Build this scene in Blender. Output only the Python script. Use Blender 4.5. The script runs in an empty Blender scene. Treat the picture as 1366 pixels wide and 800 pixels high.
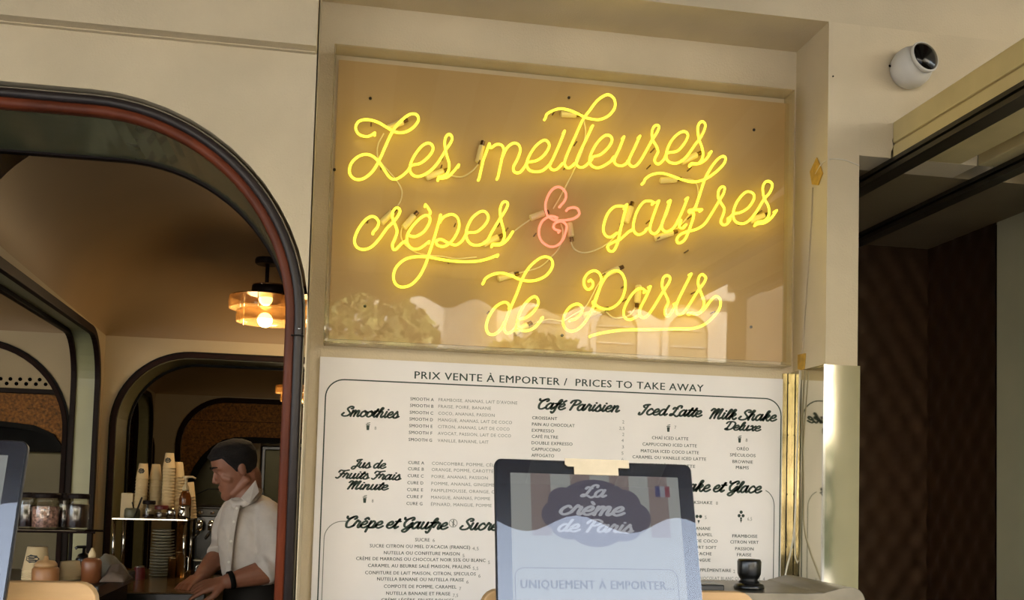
import bpy, bmesh, math, random
from mathutils import Vector, Matrix, noise
random.seed(7)
S = bpy.context.scene
C = S.collection
PI = math.pi

# ---------------------------------------------------------------- camera
F_PX, PY = 1323.466, 576.438
YAW, PIT, ROL = 0.16779846, 0.0552208944, 0.0278828929
CAM = Vector((0, 0, 1.66))
fw = Vector((math.sin(YAW)*math.cos(PIT), math.cos(YAW)*math.cos(PIT), math.sin(PIT)))
rt0 = Vector((math.cos(YAW), -math.sin(YAW), 0))
up0 = rt0.cross(fw)
rt = rt0*math.cos(ROL) + up0*math.sin(ROL)
up = -rt0*math.sin(ROL) + up0*math.cos(ROL)
cd = bpy.data.cameras.new('camera')
cam = bpy.data.objects.new('camera', cd); C.objects.link(cam)
cd.sensor_fit = 'HORIZONTAL'; cd.sensor_width = 36
cd.lens = 36*F_PX/1366
cd.shift_y = (PY-400)/1366
cd.clip_start = .05; cd.clip_end = 500
cam.matrix_world = Matrix.Translation(CAM) @ Matrix((rt, up, -fw)).transposed().to_4x4()
S.camera = cam

# ---------------------------------------------------------------- world, sun, exposure
W = bpy.data.worlds.new('sky'); S.world = W; W.use_nodes = True
nt = W.node_tree; bg = nt.nodes['Background']
sky = nt.nodes.new('ShaderNodeTexSky'); sky.sky_type = 'NISHITA'
sky.sun_disc = False; sky.sun_elevation = math.radians(42); sky.sun_rotation = math.radians(-25)
sky.air_density = 1.0; sky.dust_density = 2.0
haze = nt.nodes.new('ShaderNodeHueSaturation'); haze.inputs['Saturation'].default_value = .5
nt.links.new(sky.outputs[0], haze.inputs['Color']); nt.links.new(haze.outputs[0], bg.inputs[0]); bg.inputs[1].default_value = 0.30
sd = bpy.data.lights.new('sun', 'SUN'); sd.energy = 6.0; sd.angle = math.radians(1); sd.color = (1, .95, .88)
sun = bpy.data.objects.new('sun', sd); C.objects.link(sun)
sun.rotation_euler = (math.radians(-46), 0, math.radians(-22)); sun.location = (0, 20, 25)
VS = S.view_settings
VS.view_transform = 'Standard'; VS.look = 'None'; VS.gamma = 1; VS.use_curve_mapping = False
VS.exposure = 2.17

# ---------------------------------------------------------------- helpers
def ray(u, v):
    return rt*((u-683)/F_PX) - up*((v-PY)/F_PX) + fw
def P(u, v, y):                       # point of the plane Y = y seen at that place
    d = ray(u, v); return CAM + d*(y/d.y)
def PX(u, v, x):
    d = ray(u, v); return CAM + d*(x/d.x)
def PZ(u, v, z):
    d = ray(u, v); return CAM + d*((z-CAM.z)/d.z)

def lin(c):
    if isinstance(c, str): c = [int(c[i:i+2], 16)/255 for i in (0, 2, 4)]
    return tuple((x/12.92 if x <= .04045 else ((x+.055)/1.055)**2.4) for x in c) + (1,)
MATS = {}
def mat(name, col, rough=.5, metal=0, var=.08, vscale=12, bump=0, bscale=60, emit=None, estr=0, spec=.5, coat=0, stretch=None):
    if name in MATS: return MATS[name]
    m = bpy.data.materials.new(name); m.use_nodes = True; MATS[name] = m
    t = m.node_tree; b = t.nodes['Principled BSDF']
    b.inputs['Roughness'].default_value = rough; b.inputs['Metallic'].default_value = metal
    b.inputs['Specular IOR Level'].default_value = spec; b.inputs['Coat Weight'].default_value = coat
    c = lin(col)
    tc = t.nodes.new('ShaderNodeTexCoord'); mp = t.nodes.new('ShaderNodeMapping')
    t.links.new(tc.outputs['Object'], mp.inputs[0])
    if stretch: mp.inputs['Scale'].default_value = stretch
    if var:
        n = t.nodes.new('ShaderNodeTexNoise'); n.inputs['Scale'].default_value = vscale; n.inputs['Detail'].default_value = 5
        t.links.new(mp.outputs[0], n.inputs['Vector'])
        r = t.nodes.new('ShaderNodeValToRGB')
        r.color_ramp.elements[0].position = .3; r.color_ramp.elements[1].position = .7
        r.color_ramp.elements[0].color = tuple(x*(1-var*2) for x in c[:3])+(1,)
        r.color_ramp.elements[1].color = tuple(min(1, x*(1+var)) for x in c[:3])+(1,)
        t.links.new(n.outputs[0], r.inputs[0]); t.links.new(r.outputs[0], b.inputs['Base Color'])
    else: b.inputs['Base Color'].default_value = c
    if bump:
        n2 = t.nodes.new('ShaderNodeTexNoise'); n2.inputs['Scale'].default_value = bscale; n2.inputs['Detail'].default_value = 3
        t.links.new(mp.outputs[0], n2.inputs['Vector'])
        bp = t.nodes.new('ShaderNodeBump'); bp.inputs['Strength'].default_value = bump; bp.inputs['Distance'].default_value = .01
        t.links.new(n2.outputs[0], bp.inputs['Height']); t.links.new(bp.outputs[0], b.inputs['Normal'])
    if emit:
        b.inputs['Emission Color'].default_value = tuple(emit)+(1,) if len(emit) == 3 else emit
        b.inputs['Emission Strength'].default_value = estr
    return m
def clear_mat(name, tint=(1, 1, 1), rough=.02, ior=1.49, extra=0.0, frost=None):
    m = bpy.data.materials.new(name); m.use_nodes = True; t = m.node_tree; t.nodes.clear(); MATS[name] = m
    o = t.nodes.new('ShaderNodeOutputMaterial'); mx = t.nodes.new('ShaderNodeMixShader')
    tr = t.nodes.new('ShaderNodeBsdfTransparent'); gl = t.nodes.new('ShaderNodeBsdfGlossy')
    tr.inputs[0].default_value = tuple(tint)+(1,); gl.inputs['Roughness'].default_value = rough
    lw = t.nodes.new('ShaderNodeLayerWeight'); lw.inputs[0].default_value = .5
    pw = t.nodes.new('ShaderNodeMath'); pw.operation = 'POWER'; pw.inputs[1].default_value = 5
    f0 = ((ior-1)/(ior+1))**2+extra
    mr = t.nodes.new('ShaderNodeMath'); mr.operation = 'MULTIPLY_ADD'; mr.inputs[1].default_value = 1-f0; mr.inputs[2].default_value = f0
    t.links.new(lw.outputs['Facing'], pw.inputs[0]); t.links.new(pw.outputs[0], mr.inputs[0]); t.links.new(mr.outputs[0], mx.inputs[0])
    t.links.new(tr.outputs[0], mx.inputs[1]); t.links.new(gl.outputs[0], mx.inputs[2]); t.links.new(mx.outputs[0], o.inputs[0])
    if frost:
        df = t.nodes.new('ShaderNodeBsdfDiffuse'); df.inputs[0].default_value = lin(frost[0]); m2 = t.nodes.new('ShaderNodeMixShader'); m2.inputs[0].default_value = frost[1]
        t.links.new(mx.outputs[0], m2.inputs[1]); t.links.new(df.outputs[0], m2.inputs[2]); t.links.new(m2.outputs[0], o.inputs[0])
    return m

def wloc(o):
    v = Vector((0, 0, 0))
    while o: v += o.location; o = o.parent
    return v
def finish(name, verts, faces, m, parent=None, smooth=False, bev=0, origin=None):
    me = bpy.data.meshes.new(name)
    if parent is not None: off = wloc(parent)
    elif origin is not None: off = Vector(origin)
    else:
        xs = [v[0] for v in verts]; ys = [v[1] for v in verts]; zs = [v[2] for v in verts]
        off = Vector(((min(xs)+max(xs))/2, (min(ys)+max(ys))/2, min(zs)))
    me.from_pydata([(v[0]-off.x, v[1]-off.y, v[2]-off.z) for v in verts], [], faces)
    me.update()
    bm = bmesh.new(); bm.from_mesh(me); bmesh.ops.recalc_face_normals(bm, faces=bm.faces); bm.to_mesh(me); bm.free()
    if m is not None: me.materials.append(m)
    if smooth:
        for p in me.polygons: p.use_smooth = True
    o = bpy.data.objects.new(name, me); C.objects.link(o)
    if parent is not None: o.parent = parent
    else: o.location = off
    if bev:
        b = o.modifiers.new('bevel', 'BEVEL'); b.width = bev; b.segments = 2; b.limit_method = 'ANGLE'
    return o
def tag(o, label=None, cat=None, group=None, kind=None):
    if label: o['label'] = label
    if cat: o['category'] = cat
    if group: o['group'] = group
    if kind: o['kind'] = kind
    return o
def thing(name, label, cat, loc, group=None):
    o = bpy.data.objects.new(name, None); C.objects.link(o); o.location = Vector(loc); o.empty_display_size = .05
    return tag(o, label, cat, group)
def copy_tree(o, parent=None):
    c = o.copy(); C.objects.link(c)
    if parent is not None: c.parent = parent
    for ch in list(o.children): copy_tree(ch, c)
    return c
def smooth_pts(pts, n=6, closed=False):
    pts = [Vector(p) for p in pts]; out = []
    N = len(pts)
    if N < 3 and not closed: return pts
    rng = N if closed else N-1
    for i in range(rng):
        if closed: p0, p1, p2, p3 = pts[i-1], pts[i], pts[(i+1) % N], pts[(i+2) % N]
        else:
            p1, p2 = pts[i], pts[i+1]
            p0 = pts[i-1] if i else p1*2-p2
            p3 = pts[i+2] if i+2 < N else p2*2-p1
        for k in range(n):
            t = k/n
            out.append(.5*((2*p1)+(p2-p0)*t+(2*p0-5*p1+4*p2-p3)*t*t+(3*p1-p0-3*p2+p3)*t**3))
    if not closed: out.append(pts[-1])
    return out
class MB:
    def __init__(s): s.v = []; s.f = []
    def add(s, vs, fs):
        n = len(s.v); s.v += [Vector(v) for v in vs]; s.f += [[i+n for i in f] for f in fs]; return s
    def box(s, x0, x1, y0, y1, z0, z1, M=None):
        vs = [Vector((x, y, z)) for x in (x0, x1) for y in (y0, y1) for z in (z0, z1)]
        if M is not None: vs = [M @ v for v in vs]
        return s.add(vs, [(0, 1, 3, 2), (4, 6, 7, 5), (0, 4, 5, 1), (2, 3, 7, 6), (0, 2, 6, 4), (1, 5, 7, 3)])
    def prism(s, outline, fn0, fn1):          # closed outline of 2D points, two maps 2D->3D
        n = len(outline)
        vs = [fn0(p) for p in outline]+[fn1(p) for p in outline]
        fs = [list(range(n)), list(range(2*n-1, n-1, -1))]+[(i, (i+1) % n, n+(i+1) % n, n+i) for i in range(n)]
        return s.add(vs, fs)
    def xz(s, outline, y0, y1): return s.prism(outline, lambda p: (p[0], y0, p[1]), lambda p: (p[0], y1, p[1]))
    def tube(s, pts, r, seg=8, caps=True):
        pts = [Vector(p) for p in pts]; n = len(pts)
        rs = r if isinstance(r, (list, tuple)) else [r]*n
        T = []
        for i in range(n):
            d = pts[min(i+1, n-1)]-pts[max(i-1, 0)]
            T.append(d.normalized() if d.length > 1e-9 else Vector((0, 0, 1)))
        a = Vector((0, 1, 0)) if abs(T[0].y) < .9 else Vector((1, 0, 0))
        N = (a-T[0]*a.dot(T[0])).normalized(); vs = []
        for i in range(n):
            N = (N-T[i]*N.dot(T[i])).normalized(); B = T[i].cross(N)
            for k in range(seg):
                an = 2*PI*k/seg; vs.append(pts[i]+(N*math.cos(an)+B*math.sin(an))*rs[i])
        fs = [(i*seg+k, i*seg+(k+1) % seg, (i+1)*seg+(k+1) % seg, (i+1)*seg+k) for i in range(n-1) for k in range(seg)]
        if caps: fs += [list(range(seg-1, -1, -1)), list(range((n-1)*seg, n*seg))]
        return s.add(vs, fs)
    def lathe(s, prof, c=(0, 0, 0), seg=24, M=None, a0=0, a1=2*PI):
        full = abs(a1-a0-2*PI) < 1e-6; ns = seg if full else seg+1; vs = []
        for (r, z) in prof:
            for k in range(ns):
                a = a0+(a1-a0)*k/seg; v = Vector((r*math.cos(a), r*math.sin(a), z))
                if M is not None: v = M @ v
                vs.append(v+Vector(c))
        fs = []
        for i in range(len(prof)-1):
            for k in range(seg):
                k2 = (k+1) % ns
                fs.append((i*ns+k, i*ns+k2, (i+1)*ns+k2, (i+1)*ns+k))
        s.add(vs, fs)
        if full:
            n0 = len(s.v)-len(vs)
            if prof[0][0] > 1e-6: s.f.append([n0+k for k in range(ns)][::-1])
            if prof[-1][0] > 1e-6: s.f.append([n0+(len(prof)-1)*ns+k for k in range(ns)])
        return s
    def ball(s, c, r, seg=14, sc=(1, 1, 1), M=None):
        n = max(5, seg//2+1)
        pr = [(max(1e-7, math.sin(PI*i/n)), -math.cos(PI*i/n)) for i in range(n+1)]
        vs = []; 
        for (rr, z) in pr:
            for k in range(seg):
                a = 2*PI*k/seg; v = Vector((rr*math.cos(a)*sc[0], rr*math.sin(a)*sc[1], z*sc[2]))*r
                if M is not None: v = M @ v
                vs.append(v+Vector(c))
        return s.add(vs, [(i*seg+k, i*seg+(k+1) % seg, (i+1)*seg+(k+1) % seg, (i+1)*seg+k) for i in range(n) for k in range(seg)])
    def ribbon(s, pts2, w, fn):               # flat stroke in 2D mapped by fn
        n = len(pts2); vs = []
        for i in range(n):
            d = (pts2[min(i+1, n-1)]-pts2[max(i-1, 0)]); d = d.normalized() if d.length > 1e-9 else Vector((1, 0))
            nn = Vector((-d.y, d.x))*w/2
            vs += [fn(pts2[i]+nn), fn(pts2[i]-nn)]
        s.add(vs, [(2*i, 2*i+2, 2*i+3, 2*i+1) for i in range(n-1)])
        for e in (0, n-1):
            s.add([fn(pts2[e]+Vector((math.cos(a), math.sin(a)))*w/2) for a in [2*PI*k/8 for k in range(8)]], [list(range(8))])
        return s
    def build(s, name, m, parent=None, smooth=False, bev=0, origin=None): return finish(name, s.v, s.f, m, parent, smooth, bev, origin)
def struct(o): o['kind'] = 'structure'; return o
def arch(xl, xr, z0, zt, r, n=14, re=None):   # outline of an opening: up the left side, over, down the right
    re = re or r; o = [Vector((xl, z0))]
    for k in range(n+1):
        a = PI-(PI/2)*k/n; o.append(Vector((xl+r+r*math.cos(a), zt-re+re*math.sin(a))))
    for k in range(n+1):
        a = PI/2-(PI/2)*k/n; o.append(Vector((xr-r+r*math.cos(a), zt-re+re*math.sin(a))))
    o.append(Vector((xr, z0))); return o
def wall_with_arches(name, m, x0, x1, ztop, y0, y1, arches, z0=0.0):
    out = [Vector((x0, z0))]
    for a in sorted(arches, key=lambda a: a[0].x): out += a
    out += [Vector((x1, z0)), Vector((x1, ztop)), Vector((x0, ztop))]
    mb = MB(); mb.xz(out, y0, y1); return struct(mb.build(name, m))
def sweep(line, prof, fn):                    # sweep a closed cross-section (offset, depth) along a 2D line
    n = len(line); k = len(prof); vs = []
    for i in range(n):
        d = (line[min(i+1, n-1)]-line[max(i-1, 0)]).normalized(); nn = Vector((-d.y, d.x))
        for (o, dp) in prof: vs.append(fn(line[i]+nn*o, dp))
    fs = [(i*k+j, i*k+(j+1) % k, (i+1)*k+(j+1) % k, (i+1)*k+j) for i in range(n-1) for j in range(k)]
    fs += [list(range(k)), list(range((n-1)*k, n*k))]
    return vs, fs

# ---------------------------------------------------------------- materials
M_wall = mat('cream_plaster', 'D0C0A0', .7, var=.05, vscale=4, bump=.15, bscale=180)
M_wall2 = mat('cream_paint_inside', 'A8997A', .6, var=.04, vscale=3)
M_ceil = mat('ceiling_brown', '8A7350', .55, var=.06, vscale=2)
M_beam = mat('cream_beam_paint', 'CDBA85', .6, var=.05, vscale=8)
M_mahog = mat('mahogany_tube', '68301A', .42, var=.25, vscale=8, spec=.25, stretch=(1, 1, .3))
M_dark = mat('dark_bronze', '170C09', .55, var=.1, spec=.15)
M_gasket = mat('black_gasket', '0A0908', .6, var=0, spec=.12)
M_green = mat('grey_green_lacquer', '6F7257', .22, var=.12, vscale=3, coat=.3)
M_jamb = mat('pale_green_jamb', '9A9C78', .35, var=.06, vscale=3)
M_cork = mat('cork_panel', '8A5A20', .7, var=.35, vscale=70, bump=.5, bscale=90)
M_chrome = mat('chrome', 'C8C6C0', .12, metal=1, var=.05)
M_steel = mat('brushed_steel', 'A8A294', .3, metal=1, var=.08, vscale=6, stretch=(1, 1, 20))
M_mirror = mat('polished_steel_cladding', 'CFC8B0', .07, metal=1, var=.04, vscale=5, bump=.02, bscale=6)
M_black = mat('black_plastic', '0B0B0B', .3, var=0, coat=.2)
M_quilt = mat('quilted_bronze', '4C3826', .34, metal=.6, var=.1)
M_white = mat('white_plastic', 'D8D4CA', .35, var=.03)
M_menu = mat('menu_board_white', 'ECE7E2', .55, var=.02, vscale=5)
M_ink = mat('dark_green_ink', '2A3C32', .6, var=0)
M_ink2 = mat('grey_green_ink', '7B7D73', .6, var=0)
M_wood = mat('pale_beech_wood', 'C49A64', .45, var=.14, vscale=5, stretch=(1, 8, 8))
M_skin = mat('skin', '8E5E48', .5, var=.06, vscale=30)
M_shirt = mat('white_cotton', 'C4BCB4', .8, var=.04, vscale=20, bump=.25, bscale=35)
M_hair = mat('dark_brown_hair', '120B08', .85, var=.3, vscale=90, bump=.6, bscale=220)
M_black_cloth = mat('black_cloth', '12100F', .8, var=.1)
M_paper = mat('white_paper', 'D9D0BE', .6, var=.04)
M_glass = clear_mat('clear_glass', (.93, .92, .88), .03, 1.45, .03)
M_acryl = clear_mat('acrylic_sheet', (.985, .975, .95), .015, 1.49, .0)
M_acryl_edge = clear_mat('acrylic_edge', (.95, .92, .85), .1, 1.49, .0, ('D8C8A0', .25))
M_screen_glass = clear_mat('tablet_glass', (1, 1, 1), .01, 1.52, .02)
M_paving = mat('paving', '8E8C8A', .8, var=.15, vscale=2)
M_stone = mat('pale_limestone', 'D0C8B8', .8, var=.08, vscale=1)
M_neon = mat('yellow_neon', '806830', .4, var=0, emit=(1.0, .82, .035), estr=.80)
M_neon_red = mat('red_neon', '803028', .4, var=0, emit=(1.0, .24, .14), estr=.42)
M_bulb = mat('warm_bulb', 'FFE8B0', .4, var=0, emit=(1.0, .72, .24), estr=4)

# ================================================================ SETTING
YF, YR = 2.64, 2.85            # front wall plane, recessed wall plane
X_AR = -0.104                  # right side of the big arch
XR0, XR1 = 1.365, 1.452        # pillar between recess and right opening
Z_RT = 3.044                   # recess soffit
pav = struct(MB().box(-14, 12, -22, YF+.3, -.12, 0).build('floor', M_paving))
struct(MB().box(-5, 3.2, YF+.3, 9.2, -.12, .12).build('floor_inside', mat('dark_floor', '3A2E26', .4)))
# front wall with the big arch
big = arch(-3.1, X_AR, 0, 2.648, .565)
wall_with_arches('wall_front', M_wall, -5, -0.108, 6.0, YF, YF+.30, [big[:-1]+[Vector((-.1081, 0))]])
# wall above the recess, and the recess itself
mb = MB().box(-.108, 6.0, YF, YF+.30, Z_RT, 6.0); struct(mb.build('wall_front_upper', M_wall))
mb = MB().box(-.108, 1.40, YR, YR+.12, 0, Z_RT+.1); struct(mb.build('wall_recessed', M_wall))
# pillar (front face + reveal) up to the door header
mb = MB().box(XR0-.012, XR1, YF, YR+.12, 0, Z_RT); struct(mb.build('wall_pillar', M_wall))
Z_H = 2.655
jag = [(XR1, Z_H), (1.552, Z_H), (1.553, Z_H+.02), (1.560, Z_H+.035), (1.556, Z_H+.055), (1.566, Z_H+.07), (1.560, Z_H+.09), (1.572, Z_H+.105), (1.6, Z_H+.11), (1.63, Z_H+.03), (1.635, Z_H),
       (1.83, Z_H), (1.832, Z_H+.03), (1.838, Z_H+.06), (1.835, Z_H+.09), (1.86, Z_H+.12), (2.1, Z_H+.12), (2.1, Z_RT), (XR1, Z_RT)]  # right-hand stretch is the header's mirror image, built as wall
mb = MB(); mb.xz([Vector(p) for p in jag], YF, YF+.12); struct(mb.build('wall_header', M_wall))
struct(MB().box(2.1, 6, YF, YF+.12, 0, Z_RT).build('wall_front_right', M_wall))
struct(MB().box(-5, 6, YF+.3, 9.3, 5.5, 5.7).build('roof', M_wall))
# upper storeys that keep the sun off the shop front
struct(MB().box(-14, -5, YF, YF+.4, 0, 14).build('wall_neighbour_left', M_stone))
struct(MB().box(-5, 6, YF, YF+.4, 6.0, 14).build('wall_upper_storey', M_stone))
struct(MB().box(6, 12, YF, YF+.4, 0, 14).build('wall_neighbour_right', M_stone))
struct(MB().box(-14, 12, -.9, YF, 3.9, 4.15).build('sky_block_overhang', M_stone))  # unseen ledge added to keep sky light off the upper right wall
# fascia at top left: projecting band with a stepped underside
zf = P(212, 40, YF-.05).z
zb = P(212, 40, YF).z
mb = MB().box(-5, -.108, YF-.05, YF, P(212, 40, YF-.05).z, 3.6)
struct(mb.build('fascia_band', M_wall))
struct(MB().box(-5, -.112, YF-.014, YF, P(212, 49.5, YF-.014).z, P(212, 40, YF-.05).z).build('trim_1', M_wall))
# band soffit further up
struct(MB().box(-5, -.108, YF-.16, YF-.045, 2.935, 3.6).build('trim_2', M_wall))

def frame_sweep(name, line, prof, m, parent=None, flipdepth=1, fn=None):
    vs, fs = sweep(line, prof, fn or (lambda p, d: (p.x, d, p.y)))
    return finish(name, vs, fs, m, parent, smooth=False, bev=.004)
# ---- big arch frame: outer bright lip, dark outer tube, mahogany inner, green lacquer tunnel, inner thin trim
ft = thing('arch_frame', 'mahogany and dark bronze frame lining the large street arch, with a grey-green lacquer reveal', 'door frame', (-1.6, YF+.1, 0))
def off(line, d):
    out = []; n = len(line)
    for i in range(n):
        t = (line[min(i+1, n-1)]-line[max(i-1, 0)]).normalized(); out.append(line[i]+Vector((t.y, -t.x))*d)
    return out
line = arch(-3.1, X_AR, .12, 2.648, .565, n=22)
def rounded_prof(o0, o1, y0, y1, r=.008, n=4):
    pts = []
    for (cx, cy, a0) in ((o1-r, y0+r, -PI/2), (o1-r, y1-r, 0), (o0+r, y1-r, PI/2), (o0+r, y0+r, PI)):
        for k in range(n+1):
            a = a0+PI/2*k/n; pts.append((cx+r*math.cos(a), cy+r*math.sin(a)))
    return pts
for nm, o0, o1, y0, y1, r, m in (('outer_lip', -.012, -.008, YF+.012, YF+.03, .0015, mat('lip_metal', '8A8270', .45, metal=.5)), ('outer_tube', -.036, -.012, YF+.002, YF+.05, .010, mat('outer_tube_bronze', '2C2422', .4, var=.15, spec=.4)), ('inner_tube', -.060, -.030, YF+.012, YF+.05, .012, M_mahog)):
    vs, fs = sweep(line, rounded_prof(o0, o1, y0, y1, r), lambda p, d: (p.x, d, p.y)); o = finish(nm, vs, fs, m, ft, smooth=True)
inner = off(line, .046)
vs, fs = sweep(inner, [(-.012, YF+.05), (0.0, YF+.05), (0.0, YF+.39), (-.012, YF+.39)], lambda p, d: (p.x, d, p.y))
finish('lacquer_reveal', vs, fs, M_green, ft)
vs, fs = sweep(inner, rounded_prof(-.020, .004, YF+.375, YF+.40, .005), lambda p, d: (p.x, d, p.y)); finish('inner_trim', vs, fs, M_dark, ft, smooth=True)
# joint collars on the tube
for zc in (2.04,):
    MB().box(X_AR-.042, X_AR-.010, YF-.001, YF+.05, zc, zc+.003).build('joint_ring', M_gasket, ft)
    mb = MB(); mb.lathe([(.003, -.002), (.003, .001), (.0, .002)], (X_AR-.022, YF, zc+.02), 8, Matrix.Rotation(PI/2, 3, 'X')); mb.build('joint_screw', M_chrome, ft)

# ---- inside: bays
Y1, Y1b, Y3 = 5.2, 5.45, 8.3
SL = -.063                                      # side walls splay slightly
def sx(y, x5): return x5+SL*(y-5.1)
backr = arch(-1.125, .9, .12, 2.27, .36, n=14)
backl = arch(-3.0, -1.365, .12, 2.29, .42, n=14)
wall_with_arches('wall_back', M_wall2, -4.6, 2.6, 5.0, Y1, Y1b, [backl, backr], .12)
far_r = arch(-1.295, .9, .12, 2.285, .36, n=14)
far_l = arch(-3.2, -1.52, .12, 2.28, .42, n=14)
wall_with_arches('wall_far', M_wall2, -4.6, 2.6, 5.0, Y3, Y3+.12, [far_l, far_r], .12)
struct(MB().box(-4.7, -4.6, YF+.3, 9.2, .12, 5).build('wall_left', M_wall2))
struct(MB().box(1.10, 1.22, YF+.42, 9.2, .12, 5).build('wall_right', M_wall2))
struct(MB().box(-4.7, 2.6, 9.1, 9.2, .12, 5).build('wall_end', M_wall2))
def side_wall(name, x5, ya, yb, yend, zt, r):
    # wall running back, thickness .10 to the left, with an arch opening that starts in front of ya
    o = [Vector((ya, zt-.03)), Vector((yend-r, zt))]
    for k in range(1, 11):
        a = PI/2-(PI/2)*k/10; o.append(Vector((yend-r+r*math.cos(a), zt-r+r*math.sin(a))))
    o.append(Vector((yend, .12)))
    wall = o+[Vector((yb, .12)), Vector((yb, 5)), Vector((ya, 5))]
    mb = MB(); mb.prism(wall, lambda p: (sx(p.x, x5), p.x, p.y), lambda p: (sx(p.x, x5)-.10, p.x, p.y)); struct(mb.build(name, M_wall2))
    t = thing('side_arch_trim', None, None, (x5, yend, .12))
    for nm, dx in (('near_trim', .004), ('far_trim', -.104)):
        vs, fs = sweep(o, [(-.025, -.012), (.012, -.012), (.012, .012), (-.025, .012)], lambda p, d: (sx(p.x, x5)+dx+d, p.x, p.y))
        finish(nm, vs, fs, M_dark if dx < 0 else M_dark, t, bev=.003)
    vs, fs = sweep(o, [(.0, -.004), (-.006, -.004), (-.006, -.096), (.0, -.096)], lambda p, d: (sx(p.x, x5)+d, p.x, p.y))
    finish('jamb_lining', vs, fs, M_jamb, t)
    return t
t1 = side_wall('wall_side_arch', -1.185, YF+.40, Y1, 5.03, 2.335, .25)
tag(t1, 'dark-trimmed arch in the left side wall of the near bay, running from the left edge towards the back wall', 'arch trim')
t2 = side_wall('wall_side_arch_far', -1.30, Y1b, Y3, 8.12, 2.29, .25)
tag(t2, 'small dark-trimmed side arch seen through the back arch, behind the tall paper cup stacks', 'arch trim')
# trims round the back arches
def back_trim(label, ln, y0, y1, near_w=.020, jamb=True, cols=(M_dark, M_green)):
    t = thing('arch_trim', label, 'arch trim', ((ln[0].x+ln[-1].x)/2, y0, .12))
    vs, fs = sweep(ln, [(-.004, y0-.018), (near_w, y0-.018), (near_w, y0+.004), (-.004, y0+.004)], lambda p, d: (p.x, d, p.y)); finish('near_trim', vs, fs, mat('trim_mahogany', '1E0C07', .6, var=.2, spec=.12), t, bev=.003)
    vs, fs = sweep(off(ln, -.022), [(-.004, y0-.014), (.006, y0-.014), (.006, y0+.004), (-.004, y0+.004)], lambda p, d: (p.x, d, p.y)); finish('outer_lip', vs, fs, M_gasket, t)
    if jamb:
        vs, fs = sweep(ln, [(0, y0), (-.006, y0), (-.006, y1), (0, y1)], lambda p, d: (p.x, d, p.y)); finish('jamb_lining', vs, fs, mat('olive_jamb', '75704A', .35, var=.08), t)
        vs, fs = sweep(ln, [(.0, y1-.01), (-.018, y1-.01), (-.018, y1+.015), (.0, y1+.015)], lambda p, d: (p.x, d, p.y)); finish('far_trim', vs, fs, M_gasket, t, bev=.002)
    return t
back_trim('wide dark-trimmed arch in the back wall behind the man, with an olive lining', backr, Y1, Y1b)
back_trim('dark-trimmed arch round the perforated and cork panel at the far left', backl, Y1, Y1b, jamb=False)
back_trim('dark-trimmed arch framing the cork wall above the man\'s head', far_r, Y3, Y3+.1, .035, False)
back_trim('narrow dark-trimmed arch round the cork panel seen far back between the near arches', far_l, Y3, Y3+.1, .035, False)
# ceilings: vaults that come down to the walls
def vault(name, xa, xb, y0, y1, zmid, zedge, cov, wall_side, nx=40, ny=44):
    """ceiling that comes down in coves to the back wall and to the side wall (xa(y) on one side)"""
    vs = []
    def c(t): t = max(0, min(1, t)); return math.sqrt(max(0, 1-(1-t)**2))
    for j in range(ny+1):
        y = y0+(y1-y0)*(1-(1-j/ny)**2)
        for i in range(nx+1):
            q = (i/nx)**2; x0, x1 = xa(y), xb(y); x = x0+(x1-x0)*q
            k = c((y1-y)/cov)*c(abs(x-x0)/(cov*.8))
            vs.append((x, y, zedge+(zmid-zedge)*k))
    fs = [(j*(nx+1)+i, j*(nx+1)+i+1, (j+1)*(nx+1)+i+1, (j+1)*(nx+1)+i) for j in range(ny) for i in range(nx)]
    return struct(finish(name, vs, fs, M_ceil, smooth=True))
vault('ceiling', lambda y: sx(y, -1.185), lambda y: 1.1, YF+.39, Y1, 2.72, 2.36, .75, 1)
vault('ceiling_left_bay', lambda y: sx(y, -1.285), lambda y: -4.6, YF+.39, Y1, 2.72, 2.36, .75, -1)
vault('ceiling_far', lambda y: sx(y, -1.30), lambda y: 1.1, Y1b, Y3, 2.66, 2.33, .9, 1)
vault('ceiling_far_left', lambda y: sx(y, -1.40), lambda y: -4.6, Y1b, Y3, 2.66, 2.33, .9, -1)
# cork fills and perforated panel
cork = MB(); out = off(far_r, .004)
ins = [Vector((p.x, p.z)) for p in (P(256, 720, Y3+.05), P(257, 640, Y3+.05), P(264, 625, Y3+.05), P(274, 611, Y3+.05), P(287, 599, Y3+.05), P(301, 591, Y3+.05), P(315, 588, Y3+.05), P(340, 588, Y3+.05), P(500, 592, Y3+.05))]
ins = [Vector((ins[0].x, .12))]+ins+[Vector((ins[-1].x, .12))]
t = thing('cork_panel', 'amber cork wall panel above the man\'s head with a rounded cut-out', 'wall panel', (-.2, Y3+.05, .12))
cork.xz([out[0]]+out[1:-1]+[out[-1]]+ins[::-1], Y3+.03, Y3+.06); cork.build('cork_sheet', M_cork, t)
vs, fs = sweep(ins, [(-.02, Y3+.005), (.03, Y3+.005), (.03, Y3+.05), (-.02, Y3+.05)], lambda p, d: (p.x, d, p.y)); finish('cut_out_trim', vs, fs, M_gasket, t)
MB().box(-1.27, .9, Y3+.024, Y3+.031, 2.13, 2.134).build('panel_joint', M_dark, t)
mb = MB(); mb.xz(off(far_l, .004), Y3+.04, Y3+.07); tag(mb.build('cork_panel', M_cork), 'narrow cork panel filling the far arch left of the tall cup stacks', 'wall panel')
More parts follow.
